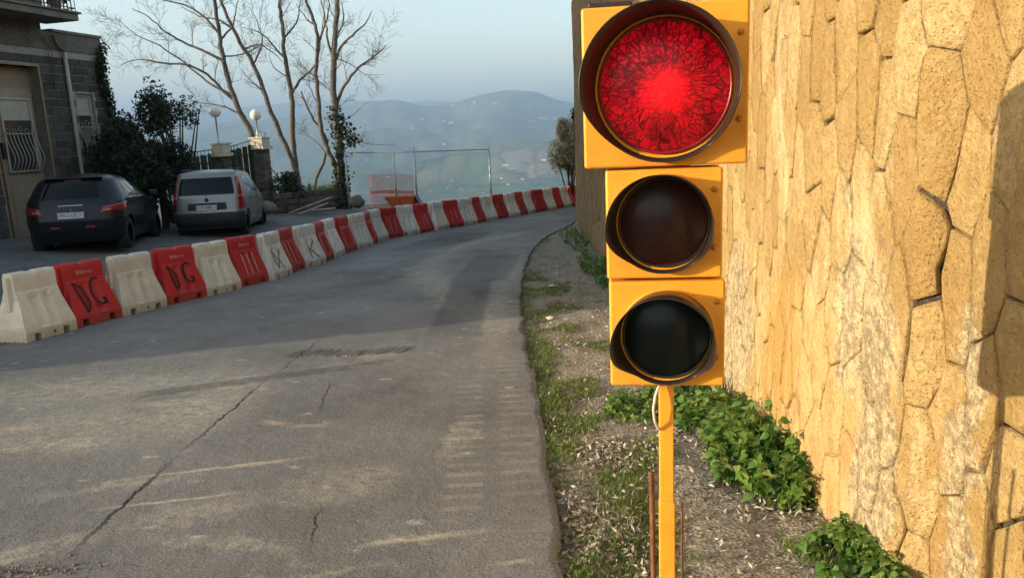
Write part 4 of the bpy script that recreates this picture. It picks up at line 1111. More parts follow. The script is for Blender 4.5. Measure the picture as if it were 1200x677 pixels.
p2 = at(247, 284, 17.6); p2 = Vector((p2.x, p2.y, 0)); p2.z = zg(p2.x, p2.y) - .02
panda = dict(z=[.20, .36, .55, .72, .85, .92, 1.00, 1.20, 1.38, 1.46, 1.485],
             yr=[.10, .0, .0, .03, .05, .06, .08, .14, .21, .28, .36],
             yf=[3.46, 3.53, 3.53, 3.48, 3.35, 3.10, 2.80, 2.48, 2.15, 1.98, 1.85],
             hw=[.72, .78, .79, .788, .78, .775, .765, .73, .69, .665, .62],
             cr=[.16, .20, .20, .20, .20, .19, .18, .16, .15, .14, .13], bow=.06, taper=.12, paint='carsilver', wr=.29, wy=(.58, 2.88), alloy=False,
             patch=[('rear_window', [(-.168, .95), (.168, .95), (.160, 1.39), (-.160, 1.39)], 'glass', .006, 0),
                    ('tail_light', [(.176, .60), (.270, .60), (.262, 1.43), (.178, 1.43)], 'taillight', .012, 1),
                    ('lamp_band', [(.174, .90), (.262, .90), (.262, .94), (.174, .94)], 'taillight2', .016, 1),
                    ('bumper', [(-.265, .20), (.265, .20), (.265, .58), (-.265, .58)], 'carplas', .016, 0),
                    ('plate_recess', [(-.115, .62), (.115, .62), (.110, .80), (-.110, .80)], 'carplas', .006, 0),
                    ('rear_side_window', [(.325, .98), (.49, .98), (.455, 1.38), (.335, 1.38)], 'sideglass', .005, 1),
                    ('front_side_window', [(.505, .98), (.68, .98), (.655, 1.37), (.470, 1.38)], 'sideglass', .005, 1),
                    ('windscreen', [(.80, 1.0), (1.0, 1.0), (1.0, 1.40), (.80, 1.40)], 'glass', .005, 1)],
             plate=(.685, -.014, -3), num='CW 888LY', mirror=(1.02, 2.45), mirm='carplas', handles=((1.10, .86), (1.95, .86)), handm='carplas', seams=((.92, .4, .97), (1.72, .3, .97), (2.60, .35, .95)))
root, S2, patch2 = car('parked_car', p2, R(8), panda, 'silver boxy small car parked beyond the black car, tall red tail lights')
for sg in (1, -1):
    q = MB(); q.tube([(sg * .60, .50, 1.50), (sg * .60, .56, 1.545), (sg * .60, 1.2, 1.56), (sg * .60, 1.8, 1.545), (sg * .60, 1.86, 1.50)], .016, 6); q.build('roof_rail', MT['carplas'], root, True)
q = MB(); q.lathe([(.0001, 0), (.04, 0), (.045, .01)], 16, Matrix.Translation((0, .028, .86))); q.build('emblem', MT['carplas'], root)
q = MB(); q.tube([(.0, .05, .96), (-.02, .085, 1.02), (-.30, .10, 1.06)], .010, 5); q.build('rear_wiper', MT['blackmetal'], root)

# ================================================================== gate, pillars, lamps
def masonry_pillar(px, py_top, y, w, zb, zt, label, cap_h):
    b = at(px, py_top, y); g = zg(b.x, y)
    o = empty('gate_pillar', (b.x, y, g), R(-15), label=label, cat='gate pillar')
    H = zt - g; c = MB(); c.box((0, 0, H / 2), (w - .05, w - .05, H)); c.build('core', MT['joint'], o)
    n = int(H / .16); me = None
    for k in range(n):
        for j, (sx, wd) in enumerate(((-.25, .5), (.25, .5)) if k % 2 else ((-.17, .66), (.33, .34))):
            q = MB(); q.box((sx * w, 0, (k + .5) * H / n), (w * wd - .012, w + random.uniform(-.01, .02), H / n - .018)); q.build('stone', MT['pstone'], o, bevel=.012)
    q = MB(); q.box((0, 0, H + .05), (w + .14, w + .14, .10)); q.build('capital', MT['cream'], o, bevel=.012)
    q = MB(); q.box((0, 0, H + .10 + cap_h / 2), (w + .03, w + .03, cap_h)); q.build('capstone', MT['cream'], o, bevel=.02)
    q = MB(); q.box((0, 0, H + .13 + cap_h), (w + .09, w + .09, .05)); q.build('top_slab', MT['cream'], o, bevel=.015)
    return b, H + g + .155 + cap_h
def lamp(px, ytop, y, z0, r_, zc, label):
    b = at(px, ytop, y); o = empty('globe_lamp', (b.x, y, z0), label=label, cat='lamp')
    h = zc - z0
    q = MB(); q.lathe([(.0001, 0), (.07, 0), (.07, .02), (.03, .05), (.022, .08), (.022, h - r_), (.05, h - r_ + .02), (.05, h - r_ + .05)], 16, Matrix.Rotation(R(90), 4, 'X')); q.build('lamp_stem', MT['galv'], o, True)
    q = MB(); q.lathe([(max(1e-4, r_ * math.sin(a)), h - r_ * math.cos(a)) for a in np.linspace(0, math.pi, 20)], 28, Matrix.Rotation(R(90), 4, 'X')); q.build('globe', MT['globe'], o, True)
b, zt_ = masonry_pillar(261, 190, 23.0, .35, 0, 1.40, 'stone gate pillar with cream cap and lamp, left of the gate leaves', .24)
z1_ = at(250, 131, 23.0).z; lamp(254, 150, 23.0, zt_, .17, z1_, 'white globe lamp on the left cream-capped gate pillar')
b2, zt2 = masonry_pillar(307, 190, 24.0, .39, 0, 1.55, 'stone gate pillar at the right end of the green gate', .22)
z2_ = at(298, 135, 24.0).z; lamp(301, 150, 24.0, zt2, .165, z2_, 'white globe lamp on the right gate pillar')
def gate(pa, pb, zt0, zt1, label, plank=.20, name='green_gate'):
    a = Vector((*pa, 0)); c = Vector((*pb, 0)); g = zg((a.x + c.x) / 2, (a.y + c.y) / 2) + .05
    L = (c - a).length; d = (c - a).normalized(); ang = math.atan2(d.y, d.x); o = empty(name, (a.x, a.y, g), ang, label=label, cat='gate')
    n = max(3, int(L / plank)); w = L / n
    for k in range(n):
        top = zt0 + (zt1 - zt0) * (k + .5) / n - g; q = MB(); q.box(((k + .5) * w, 0, top / 2), (w - .018, .03, top)); q.build('panel', MT['greenmetal'], o, bevel=.006)
        q = MB(); q.box(((k + .5) * w - w * .1, -.030, top / 2), (.03, .03, top + .03)); q.build('bar', MT['greenmetal'], o)
    for z in (.15, min(zt0, zt1) - g - .15):
        q = MB(); q.box((L / 2, -.05, z), (L, .03, .05)); q.build('rail', MT['greenmetal'], o)
    q = MB()
    for k in range(n * 2): 
        f = (k + .5) / (n * 2); q.tube([(f * L, 0, zt0 + (zt1 - zt0) * f - g - .02), (f * L, 0, zt0 + (zt1 - zt0) * f - g + .14)], .012, 4)
    q.tube([(0, 0, zt0 - g + .12), (L, 0, zt1 - g + .12)], .014, 5); q.build('spikes', MT['greenmetal'], o)
A1 = at(208, 190, 22.4); B1_ = at(252, 190, 22.9)
gate((A1.x, A1.y), (B1_.x, B1_.y), 1.38, 1.50, 'dark green metal fence panel left of the lamp pillar, beside the bush', name='green_gate')
A2 = at(271, 190, 23.1); B2_ = at(298, 190, 23.9)
gate((A2.x, A2.y), (B2_.x, B2_.y), 1.55, 1.72, 'dark green metal gate between the two lamp pillars')

# ================================================================== vegetation
def tube_fast(mb, pts, r_, n): mb.tube(pts, r_, n, False)
def grow(mb, p, d, L, r_, depth, rs, upb=.12, nseg=5, spread=.75, fine=None, mids=None):
    pts = [p.copy()]; rad = [r_]; dd = d.copy(); kids = []
    for k in range(nseg):
        dd = (dd + Vector((rs.gauss(0, .11), rs.gauss(0, .11), rs.gauss(0, .09) + upb * .25))).normalized()
        p = p + dd * (L / nseg); pts.append(p.copy()); rad.append(r_ * (1 - .75 * (k + 1) / nseg)); kids.append((p.copy(), dd.copy(), rad[-1]))
    mb.tube(pts, [max(.0035, a) for a in rad], 5 if r_ > .02 else 3, False)
    if depth <= 0: return
    for k, (q, e, rr_) in enumerate(kids):
        for _ in range(2 if depth < 3 else 1):
            if rs.random() < .18: continue
            ax = e.orthogonal().normalized(); ax.rotate(Matrix.Rotation(rs.uniform(0, 6.28), 3, e)); nd = (e * (1 - spread * .5) + ax * spread * rs.uniform(.6, 1.1) + Vector((0, 0, upb))).normalized()
            grow(mb, q, nd, L * rs.uniform(.42, .68) * (1 - .3 * k / nseg), max(.004, rr_ * .62), depth - 1, rs, upb, max(3, nseg - 1), spread)
def px_poly(pts, y0, rs, k=.10):
    out = []; y = y0
    for i, (x, yy) in enumerate(pts): out.append(at(120 + x / 2.822, yy / 2.822, y)); y += rs.uniform(-k, k) if i else 0
    return out
def refine(P, rs, j=.02):
    out = [P[0]]
    for i in range(len(P) - 1):
        n = 4
        for q in range(1, n + 1):
            f = q / n; p0 = P[max(0, i - 1)]; p1, p2 = P[i], P[i + 1]; p3 = P[min(len(P) - 1, i + 2)]
            v = .5 * ((2 * p1) + (-p0 + p2) * f + (2 * p0 - 5 * p1 + 4 * p2 - p3) * f * f + (-p0 + 3 * p1 - 3 * p2 + p3) * f ** 3)
            out.append(v + Vector((rs.gauss(0, j), rs.gauss(0, j), 0)))
    return out
def bare_tree(y, trunk, r0_, r1_, branches, seed, label, extra_up=2.5, twig_d=2, twl=1.0, ivy=None):
    rs = random.Random(seed); P = px_poly(trunk, y, rs); g = zg(P[0].x, y)
    base = P[0].copy(); base.z = min(base.z, g); 
    root = empty('bare_tree', (base.x, base.y, g - .05), label=label, cat='tree', group='bare winter trees behind the gate')
    off = Vector((base.x, base.y, g - .05))
    if P[0].z > g: P = [Vector((P[0].x + .02, P[0].y, g - .1))] + P
    # carry the stem on above the frame
    d = (P[-1] - P[-2]).normalized(); P.append(P[-1] + d * extra_up * .5); P.append(P[-1] + (d + Vector((.1, .1, .2))).normalized() * extra_up * .5)
    T = refine(P, rs, .012); n = len(T); rad = [.85 * (r0_ + (r1_ - r0_) * (i / (n - 1)) ** .8) for i in range(n)]
    mb = MB(); mb.tube([p - off for p in T], rad, 10, True); mb.build('trunk', MT['bark'], root, True)
    tw = MB()
    def dress(Q, rr, dens, L):
        for i in range(1, len(Q)):
            e = (Q[i] - Q[i - 1]); ln = e.length; e.normalize()
            k = ln * dens; k = int(k) + (rs.random() < k - int(k))
            for _ in range(k):
                ax = e.orthogonal().normalized(); ax.rotate(Matrix.Rotation(rs.uniform(0, 6.28), 3, e)); nd = (e * .6 + ax * .8 + Vector((0, 0, .15))).normalized()
                q = Q[i - 1].lerp(Q[i], rs.random()); grow(tw, q - off, nd, L * rs.uniform(.5, 1.2), max(.006, min(.018, rr[i] * .45)), twig_d, rs, nseg=4)
    k0 = int(n * .38); dress(T[k0:], rad[k0:], 1.2, .95 * twl)
    for br in branches:
        yy = T[0].y + rs.uniform(-.2, .2); Q = px_poly(br[0], yy, rs, .22)
        # root the branch on the trunk
        j = min(range(n), key=lambda i: (T[i] - Q[0]).length + abs(T[i].z - Q[0].z)); dv = T[j] - Q[0]; Q = [q + dv * max(0, 1 - i / len(Q)) for i, q in enumerate(Q)]
        Q = refine(Q, rs, .015); m = len(Q); rr = [br[1] * (1 - .8 * i / (m - 1)) for i in range(m)]
        b = MB(); b.tube([q - off for q in Q], rr, 7, True); b.build('branch', MT['bark'], root, True)
        dress(Q[m // 5:], rr[m // 5:], 2.0, .85 * twl)
    tw.build('twigs', MT['twig'], root, kind='stuff')
    if ivy:
        C = []
        for _ in range(ivy[2]):
            f = rs.uniform(ivy[0], ivy[1]); i = int(f * (n - 1)); a = rs.uniform(0, 6.28); rr_ = rad[i] + abs(rs.gauss(.05, .07)); C.append(T[i] + Vector((math.cos(a) * rr_, math.sin(a) * rr_, rs.uniform(-.1, .1))))
        for (px, py, s_, c_) in ivy[3]:
            ctr = at(px, py, T[0].y)
            for _ in range(c_): C.append(ctr + Vector((rs.gauss(0, s_), rs.gauss(0, s_), rs.gauss(0, s_ * .8))))
        m_ = MB(); leafcloud(m_, [c - off for c in C], .10, .085, seed, .5); m_.build('ivy', MT['leafivy'], root)
bare_tree(25.2, [(500, 470), (470, 400), (440, 340), (410, 240), (395, 170), (383, 90), (370, 0)], .13, .05,
          [([(392, 212), (340, 182), (260, 145), (205, 110), (150, 60), (95, 30)], .05), ([(430, 350), (385, 305), (340, 255), (270, 220), (200, 215), (120, 200), (60, 215)], .055),
           ([(402, 190), (450, 185), (500, 165), (530, 140)], .03), ([(385, 110), (340, 60), (280, 20), (200, 0), (150, -20)], .045), ([(388, 140), (430, 90), (440, 30), (460, -30)], .035),
           ([(425, 330), (350, 290), (290, 240), (230, 190), (170, 150), (110, 120), (40, 60)], .04), ([(455, 380), (400, 350), (330, 340), (260, 330)], .03)], 21, 'leaning bare tree whose trunk rises between the two lamps')
bare_tree(26.0, [(645, 645), (640, 600), (625, 530), (590, 450), (550, 350), (512, 240), (455, 140), (415, 60), (388, -10)], .14, .04,
          [([(500, 215), (530, 150), (520, 90), (490, 30)], .035), ([(470, 165), (520, 150), (570, 180), (610, 220)], .03), ([(430, 90), (380, 60), (320, 50), (260, 20)], .04), ([(545, 335), (520, 300), (480, 260)], .03)], 22, 'bare tree with long straight stem slanting up to the left')
bare_tree(26.3, [(655, 640), (640, 560), (632, 480), (628, 400), (626, 315), (612, 240), (600, 150), (592, 60), (586, -20)], .15, .045,
          [([(630, 320), (655, 275), (690, 240), (715, 200), (725, 120), (735, 40)], .05), ([(605, 200), (560, 150), (520, 110), (450, 90)], .035), ([(598, 130), (640, 80), (650, 20), (660, -20)], .035), ([(615, 250), (570, 220), (550, 180)], .025)], 23, 'bare forked tree in the middle, pale trunk left of the ivy tree')
bare_tree(25.2, [(785, 620), (765, 540), (742, 490), (722, 420), (714, 330), (708, 220), (712, 120), (692, 50), (668, -10)], .12, .04,
          [([(710, 150), (735, 90), (750, 20), (745, -30)], .04), ([(700, 80), (670, 60), (640, 10)], .03), ([(716, 350), (690, 300), (680, 240)], .025)], 24, 'slim pale bare tree just left of the ivy-covered trunk')
bare_tree(25.0, [(792, 660), (790, 600), (782, 480), (768, 360), (764, 260), (766, 170), (772, 90), (778, -10)], .17, .07,
          [([(778, 350), (800, 290), (840, 230), (885, 195), (920, 168), (942, 148)], .06), ([(766, 220), (790, 160), (840, 110), (870, 80), (890, 40)], .05), ([(764, 200), (745, 140), (735, 60), (720, -20)], .05),
           ([(785, 500), (830, 440), (870, 470), (970, 475)], .02), ([(770, 120), (800, 60), (790, 0)], .04), ([(905, 180), (925, 205), (940, 240), (965, 245)], .02), ([(780, 420), (820, 390), (880, 340)], .02)], 25, 'thick ivy-covered bare tree standing right of the others', ivy=(.02, .42, 750, [(405, 155, .16, 160), (414, 165, .14, 90), (402, 205, .14, 120), (398, 140, .15, 70)]))
bare_tree(25.6, [(700, 620), (735, 520), (742, 470), (725, 430), (700, 400), (680, 360)], .07, .03, [([(735, 500), (700, 460), (650, 440)], .02)], 26, 'short crooked bare sapling between the two pale trunks', extra_up=.6, twl=.8)
bare_tree(24.4, [(600, 650), (590, 600), (560, 560), (545, 520), (540, 470)], .035, .015, [([(590, 600), (560, 590), (540, 560)], .015)], 27, 'small bare shrub right of the second gate pillar', extra_up=.3, twl=.7)

def bush(name, px, py, y, rx, ry, rz, n, L, W_, mt, seed, label, stems=6, cat='bush', lumps=9, droop=.3):
    c = at(px, py, y); g = zg(c.x, c.y) if y < 30 else c.z; rs = np.random.RandomState(seed)
    o = empty(name, (c.x, c.y, g), label=label, cat=cat); C = []
    cz = c.z - g
    lm = [(rs.normal(0, .45, 3), rs.uniform(.30, .6)) for _ in range(lumps)]
    for l, s_ in lm: l /= max(1, np.linalg.norm(l) / .8)
    while len(C) < n:
        l, s_ = lm[rs.randint(len(lm))]; v = rs.normal(size=3); v /= np.linalg.norm(v); v = l + v * s_ * rs.uniform(.55, 1.05)
        z = cz + v[2] * rz
        if z < .05: continue
        C.append((v[0] * rx, v[1] * ry, z))
    m = MB(); leafcloud(m, C, L, W_, seed, droop); m.build('foliage', MT[mt], o)
    s2 = random.Random(seed); st = MB()
    for k in range(stems):
        j = s2.randrange(len(C)); e = Vector(C[j]); b0 = Vector((s2.uniform(-.2, .2) * rx, s2.uniform(-.2, .2) * ry, 0)); mid = b0.lerp(e, .5) + Vector((0, 0, .1)); st.tube([b0, mid, e], [.05, .03, .01], 5)
    st.build('stems', MT['darkbark'], o, True, kind='stuff')
    return o
bush('evergreen_bush', 164, 168, 20.0, 1.05, 1.2, 1.55, 15000, .10, .055, 'leafdark', 31, 'large dark evergreen bush between the house and the green gate', 14, lumps=12)
bush('evergreen_bush', 150, 205, 18.9, .95, .8, 1.0, 7000, .11, .05, 'leafdark', 32, 'lower dark bush behind the black car at the house corner', 6)
bush('evergreen_bush', 197, 205, 20.6, .75, .7, .85, 8000, .10, .055, 'leafdark', 37, 'dense dark bush filling the space between the two cars and the fence', 6)
bush('evergreen_bush', 200, 125, 21.6, .75, .8, .75, 1700, .10, .055, 'leafdark', 33, 'loose upper leafy branches reaching right above the green gate', 16, lumps=14)
bush('evergreen_bush', 335, 215, 24.2, .75, .6, .55, 1500, .09, .06, 'leafivy', 34, 'sparse leafy shrub right of the second gate pillar', 8)
bush('olive_tree', 667, 170, 28.0, .62, .7, 1.15, 16000, .11, .022, 'leafolive', 35, 'grey-green olive shrub beside the far end of the tall wall', 10, 'tree', 11, 0)
bush('ivy_tuft', 676, 128, 25.2, .16, .2, .42, 380, .08, .06, 'leafdark', 36, 'dark ivy tuft hanging on the upper edge of the wall', 3, 'ivy', 5)
# spiky plant
def spiky(px, py, y, n, L, seed, label):
    c = at(px, py, y); g = zg(c.x, c.y); rs = random.Random(seed); o = empty('spiky_plant', (c.x, c.y, g), label=label, cat='plant'); h = c.z - g; m = MB()
    for k in range(n):
        a = rs.uniform(0, 6.28); el = rs.uniform(-.1, 1.3); d = Vector((math.cos(a) * math.cos(el), math.sin(a) * math.cos(el), math.sin(el))); s_ = d.cross(Vector((0, 0, 1))).normalized(); l = L * rs.uniform(.7, 1.1); b0 = Vector((0, 0, h - .3))
        P = [b0 + d * l * f + Vector((0, 0, -.35 * l * f * f)) for f in (0, .33, .66, 1)]; w = [.018, .025, .018, .002]
        V = []; 
        for p, ww in zip(P, w): V += [p - s_ * ww, p + s_ * ww]
        m.add(V, [(0, 1, 3, 2), (2, 3, 5, 4), (4, 5, 7, 6)])
    m.build('foliage', MT['leafivy'], o)
    q = MB(); q.tube([(0, 0, 0), (0, 0, h - .25)], .09, 8); q.build('stem', MT['darkbark'], o)
spiky(168, 218, 18.2, 160, 1.0, 5, 'spiky yucca-like plant behind the black car, in front of the dark bush')
spiky(188, 212, 18.8, 120, .7, 6, 'spiky plant by the silver car in front of the green fence')

# ================================================================== low wall, planks, rubble, fences behind the barriers
def lowwall():
    a = at(322, 240, 23.4); c = at(404, 238, 25.2); a.z = c.z = 0; d = (c - a).normalized(); L = (c - a).length; g = zg(a.x, a.y)
    o = empty('rubble_wall', (a.x, a.y, g), math.atan2(d.y, d.x), label='low dark rubble stone wall below the bare trees', cat='stone wall'); rs = random.Random(9)
    q = MB(); q.box((L / 2, 0, .25), (L, .3, .52)); q.build('core', MT['render'], o)
    for r_ in range(3):
        x = -rs.uniform(0, .1)
        while x < L:
            w = rs.uniform(.22, .42); h = .19; q = MB(); q.box((x + w / 2, -.13, .10 + r_ * .2), (w - .02, .12, h - .02)); 
            q.V = [tuple(Vector(v) + Vector((rs.uniform(-.015, .015), rs.uniform(-.02, .02), rs.uniform(-.015, .015)))) for v in q.V]; q.build('stone', MT['pstone'], o, bevel=.02); x += w
    for x in (.05, L * .5, L - .05):
        q = MB(); q.box((x, 0, .62), (.04, .04, .34)); q.build('fence_post', MT['blackmetal'], o)
    # grassy top
    C = [(rs.uniform(L * .45, L), rs.uniform(-.2, .5), .5 + abs(rs.gauss(0, .08))) for _ in range(900)]; m = MB(); leafcloud(m, C, .16, .012, 4, -.9); m.build('grass_on_top', MT['grass'], o)
    # plank leaning
    for k, (px0, py0, px1, py1, yy) in enumerate(((338, 250, 388, 231, 22.9), (350, 251, 384, 238, 22.7))):
        p0 = at(px0, py0, yy); p1 = at(px1, py1, yy + .4); mid = (p0 + p1) / 2; dv = p1 - p0; q = MB(); q.box((0, 0, 0), (dv.length, .14, .04))
        w = q.build('wooden_plank', MT['plank'], None, bevel=.004, label=['long pale plank slanting up against the low rubble wall', 'shorter plank lying under the slanting long plank'][k], cat='plank')
        w.location = mid; w.rotation_euler = (0, -math.asin(dv.z / dv.length), math.atan2(dv.y, dv.x))
    for k, (px, py, y, s_, lab) in enumerate(((314, 243, 20.6, .22, 'grey boulder at the foot of the right gate pillar'), (418, 236, 22.5, .24, 'pale squared stone block behind the barriers left of the netting'))):
        c = at(px, py, y); bm = bmesh.new(); bmesh.ops.create_icosphere(bm, subdivisions=3, radius=s_)
        for v in bm.verts: v.co *= 1 + .28 * mnoise.noise(v.co * 4 + Vector((k * 7, 0, 0))) + .08 * mnoise.noise(v.co * 12); v.co.z *= .8
        me = bpy.data.meshes.new('boulder'); bm.to_mesh(me); bm.free(); me.shade_smooth(); b = link('boulder', me, None, MT['rubble'], label=lab, cat='rock'); b.location = (c.x, c.y, max(c.z, zg(c.x, c.y) + s_ * .5))
lowwall()
def wirefence():
    pts = [(404, 179, 24.6), (461, 179, 24.9), (485, 178, 24.6), (573, 175, 26.6)]
    P = [at(*p) for p in pts]; g = zg(P[0].x, P[0].y)
    o = empty('wire_fence', (P[0].x, P[0].y, g), label='wire mesh fence on thin metal posts behind the barriers', cat='fence'); off = Vector((P[0].x, P[0].y, g))
    zt = 1.30; Q = [Vector((p.x, p.y, p.z)) for p in P]
    for i, p in enumerate(Q):
        gz = zg(p.x, p.y) - .3; ztop = p.z + (.12 if i >= 2 else 0)
        q = MB(); q.tube([Vector((p.x, p.y, gz)) - off, Vector((p.x, p.y, ztop)) - off], .030 if i else .024, 8); q.build('post', MT['galv'], o, True)
    q = MB(); q.tube([p - off for p in Q], .018, 6); q.build('top_rail', MT['galv'], o, True)
    m = MB()
    for i in range(len(Q) - 1):
        a, b = Q[i], Q[i + 1]; L = (b - a).length; h = 1.75; n = int(L / .09)
        for k in range(-int(h / .09), n):
            for s_ in (1, -1):
                # diagonals clipped to the panel
                x0 = k * .09; f0, f1 = x0 / L, (x0 + h) / L; z0, z1 = 0, h
                c0 = max(0, f0); c1 = min(1, f1)
                if c1 <= c0: continue
                za = (c0 - f0) / (f1 - f0) * h; zb = (c1 - f0) / (f1 - f0) * h
                if s_ < 0: za, zb = h - za, h - zb
                pa = a.lerp(b, c0) - Vector((0, 0, h - za)); pb = a.lerp(b, c1) - Vector((0, 0, h - zb)); m.tube([pa - off, pb - off], .0022, 3, False)
    m.build('wire_mesh', MT['galv'], o)
    # orange netting
    a = at(432, 206, 25.6); c = at(484, 203, 25.4); b0 = at(432, 246, 25.6); H = a.z - b0.z; L = (c - a).length; m = MB()
    for k in range(int(L / .055) + 1): x = k * .055; m.box((x, .02 * math.sin(x * 5), -H / 2 + .03 * math.sin(x * 3)), (.010, .003, H))
    for k in range(int(H / .06) + 1):
        z = -k * .06; ww = .012 if k not in (9, 10) else .05
        for j in range(10): x0, x1 = L * j / 10, L * (j + 1) / 10; xm = (x0 + x1) / 2; m.box((xm, .02 * math.sin(xm * 5) - .003, z + .03 * math.sin(xm * 3)), (x1 - x0, .003, ww))
    nt = m.build('orange_netting', MT['net'], None, label='sheet of orange plastic safety netting hung behind the barriers', cat='safety net'); nt.location = a; nt.rotation_euler = (0, 0, math.atan2(c.y - a.y, c.x - a.x))
    # orange tipping skip of a small dumper
    c = at(472, 232, 23.4); s_ = empty('site_dumper_skip', (c.x, c.y, c.z - .25), R(-8), label='small rusty orange skip with a dark side behind the barriers', cat='skip')
    P = [(-.5, -.25, .28), (.42, -.25, .28), (.42, .25, .28), (-.5, .25, .28), (-.28, -.18, -.05), (.34, -.18, -.05), (.34, .18, -.05), (-.28, .18, -.05)]
    q = MB(); q.add(P, [(4, 5, 1, 0), (5, 6, 2, 1), (6, 7, 3, 2), (7, 4, 0, 3), (4, 7, 6, 5)]); k = q.build('bucket', MT['machine'], s_); md = k.modifiers.new('s', 'SOLIDIFY'); md.thickness = .03
    q = MB(); q.add([(.44, -.2, .30), (.66, -.15, -.1), (.44, -.2, -.15), (.44, .2, .30), (.66, .15, -.1), (.44, .2, -.15)], [(0, 1, 2), (5, 4, 3), (0, 3, 4, 1), (1, 4, 5, 2), (2, 5, 3, 0)]); q.build('side_plate', MT['blackmetal'], s_)
    q = MB(); q.box((0, 0, -.3), (.3, .3, .5)); q.build('stand', MT['machine'], s_, bevel=.02)
    q = MB(); q.tube([(-.5, -.25, .29), (.42, -.25, .29), (.42, .25, .29), (-.5, .25, .29), (-.5, -.25, .29)], .02, 6); q.build('rim', MT['machine'], s_)
wirefence()

# ================================================================== verge growth
LEAFM = []
def leaf_mesh(seed):
    rs = random.Random(seed); n = 6; V = []; F = []
    L = 1.0; prof = [0, .30, .40, .36, .24, .10, 0]
    for i in range(n + 1):
        f = i / n; z = -.25 * f * f + rs.uniform(-.02, .02); w = prof[i] * (1 + rs.uniform(-.1, .1))
        tooth = .03 if i % 2 else -.02
        V += [(-w - tooth * (w > 0), f * L, z + w * .35), (0, f * L, z), (w + tooth * (w > 0), f * L, z + w * .35)]
    for i in range(n):
        a = i * 3; F += [(a, a + 1, a + 4, a + 3), (a + 1, a + 2, a + 5, a + 4)]
    return mesh('leaf', V, F, True)
LEAFM = [leaf_mesh(i) for i in range(5)]
tl = NT('nettle_leaf', .42, 0, .4); p = tl.pos(True); sc_ = tl.ramp(tl.rand(), [(0, (.11, .19, .028)), (.5, (.21, .32, .055)), (1, (.34, .42, .11))]); vein = tl.rng(tl.mth('ABSOLUTE', tl.xyz(p)[0]), .0, .03, .35, 0)
cc = tl.mix(vein, sc_, (.16, .25, .07)); tl.done(cc, None, tl.bump(tl.noise(p, 9, 3), .5, .05))
tr = tl.new('ShaderNodeBsdfTranslucent'); tl.ln(cc, tr.inputs[0]); mx = tl.new('ShaderNodeMixShader'); mx.inputs[0].default_value = .28; tl.ln(tl.b.outputs[0], mx.inputs[1]); tl.ln(tr.outputs[0], mx.inputs[2]); tl.ln(mx.outputs[0], tl.n['Material Output'].inputs[0])
for q in LEAFM: q.materials.append(tl.m)
def nettles(cx, cy, rx, ry, h, nstem, leafn, size, seed, label, parts=True, mix_=None):
    rs = random.Random(seed); g = vz(cx, cy); o = empty('weed_clump', (cx, cy, g), label=label, cat='weeds', group='leafy weeds along the wall foot'); st = MB(); tips = []; extra = MB(); npart = 0
    for k in range(nstem):
        a = rs.uniform(0, 6.28); r_ = math.sqrt(rs.random()); x, y = r_ * rx * math.cos(a), r_ * ry * math.sin(a)
        if cx + x > wall_x(cy + y) - .03: x = wall_x(cy + y) - .03 - cx
        z0 = vz(cx + x, cy + y) - g; hh = h * (1 - .45 * r_ * r_) * rs.uniform(.6, 1.1); lx, ly = rs.gauss(0, .25) * hh + x * .25, rs.gauss(0, .25) * hh + y * .2
        top = Vector((x + lx, y + ly, z0 + hh))
        if cx + top.x > wall_x(cy + top.y) - .02: top.x = wall_x(cy + top.y) - .02 - cx
        b0 = Vector((x, y, z0 - .02)); mid = b0.lerp(top, .5) + Vector((rs.gauss(0, .01), rs.gauss(0, .01), 0)); st.tube([b0, mid, top], [.004, .003, .002], 4, False)
        nl = leafn
        for j in range(nl):
            f = .25 + .75 * (j + 1) / nl; p = b0.lerp(top, f); az = rs.uniform(0, 6.28); s_ = size * (.55 + .75 * rs.random()) * (1.15 - .35 * f); pitch = rs.uniform(-.55, .35)
            if cx + p.x + s_ * math.cos(az) * .6 > wall_x(cy + p.y): az += math.pi
            M_ = Matrix.Translation(p) @ Matrix.Rotation(az - math.pi / 2, 4, 'Z') @ Matrix.Rotation(pitch, 4, 'X') @ Matrix.Rotation(rs.gauss(0, .35), 4, 'Y') @ Matrix.Diagonal((s_, s_, s_, 1))
            me = LEAFM[rs.randrange(5)]
            if parts and npart < 295 and f > .5:
                npart += 1; l = link('leaf', me, o); l.matrix_basis = M_
            else:
                extra.add([M_ @ v.co for v in me.vertices], [tuple(pp.vertices) for pp in me.polygons])
    st.build('stems', MT['leafnettle'], o)
    if extra.V: extra.build('foliage', MT['leafnettle'], o, True, kind='stuff')
def gpt(px, py):
    d = ray(px, py); t_ = (-.02 - CAM.z) / (d.z + .0345 * d.y); return CAM + d * t_
a = gpt(1005, 668); nettles(a.x + .05, a.y - .05, .23, .22, .14, 80, 9, .052, 1, 'low leafy green weeds in the bottom right corner under the wall')
a = gpt(890, 580); nettles(a.x + .04, a.y + .16, .20, .42, .33, 120, 12, .058, 2, 'tall bushy green weeds against the wall, right of the post')
a = gpt(930, 604); nettles(a.x - .01, a.y, .09, .10, .10, 26, 9, .036, 3, 'small spreading weeds with pale bits at the front of the bushy clump')
a = gpt(835, 520); nettles(a.x + .12, a.y + .15, .26, .32, .20, 80, 9, .060, 4, 'green weeds growing just right of the traffic light post')
a = gpt(760, 492); nettles(a.x + .05, a.y + .1, .28, .30, .16, 80, 9, .05, 5, 'bright green weeds seen left of the post below the lowest lens', parts=True)
a = gpt(862, 470); nettles(1.28, a.y + .3, .14, .5, .25, 60, 9, .055, 6, 'weeds further along the wall foot behind the lowest housing', parts=False)
nettles(1.30, 8.2, .16, 1.0, .26, 60, 9, .06, 7, 'shaded weeds along the far wall foot left of the signal', parts=False)
nettles(1.28, 11.2, .20, 1.8, .26, 70, 9, .06, 8, 'shaded weeds at the wall foot furthest along the verge', parts=False)
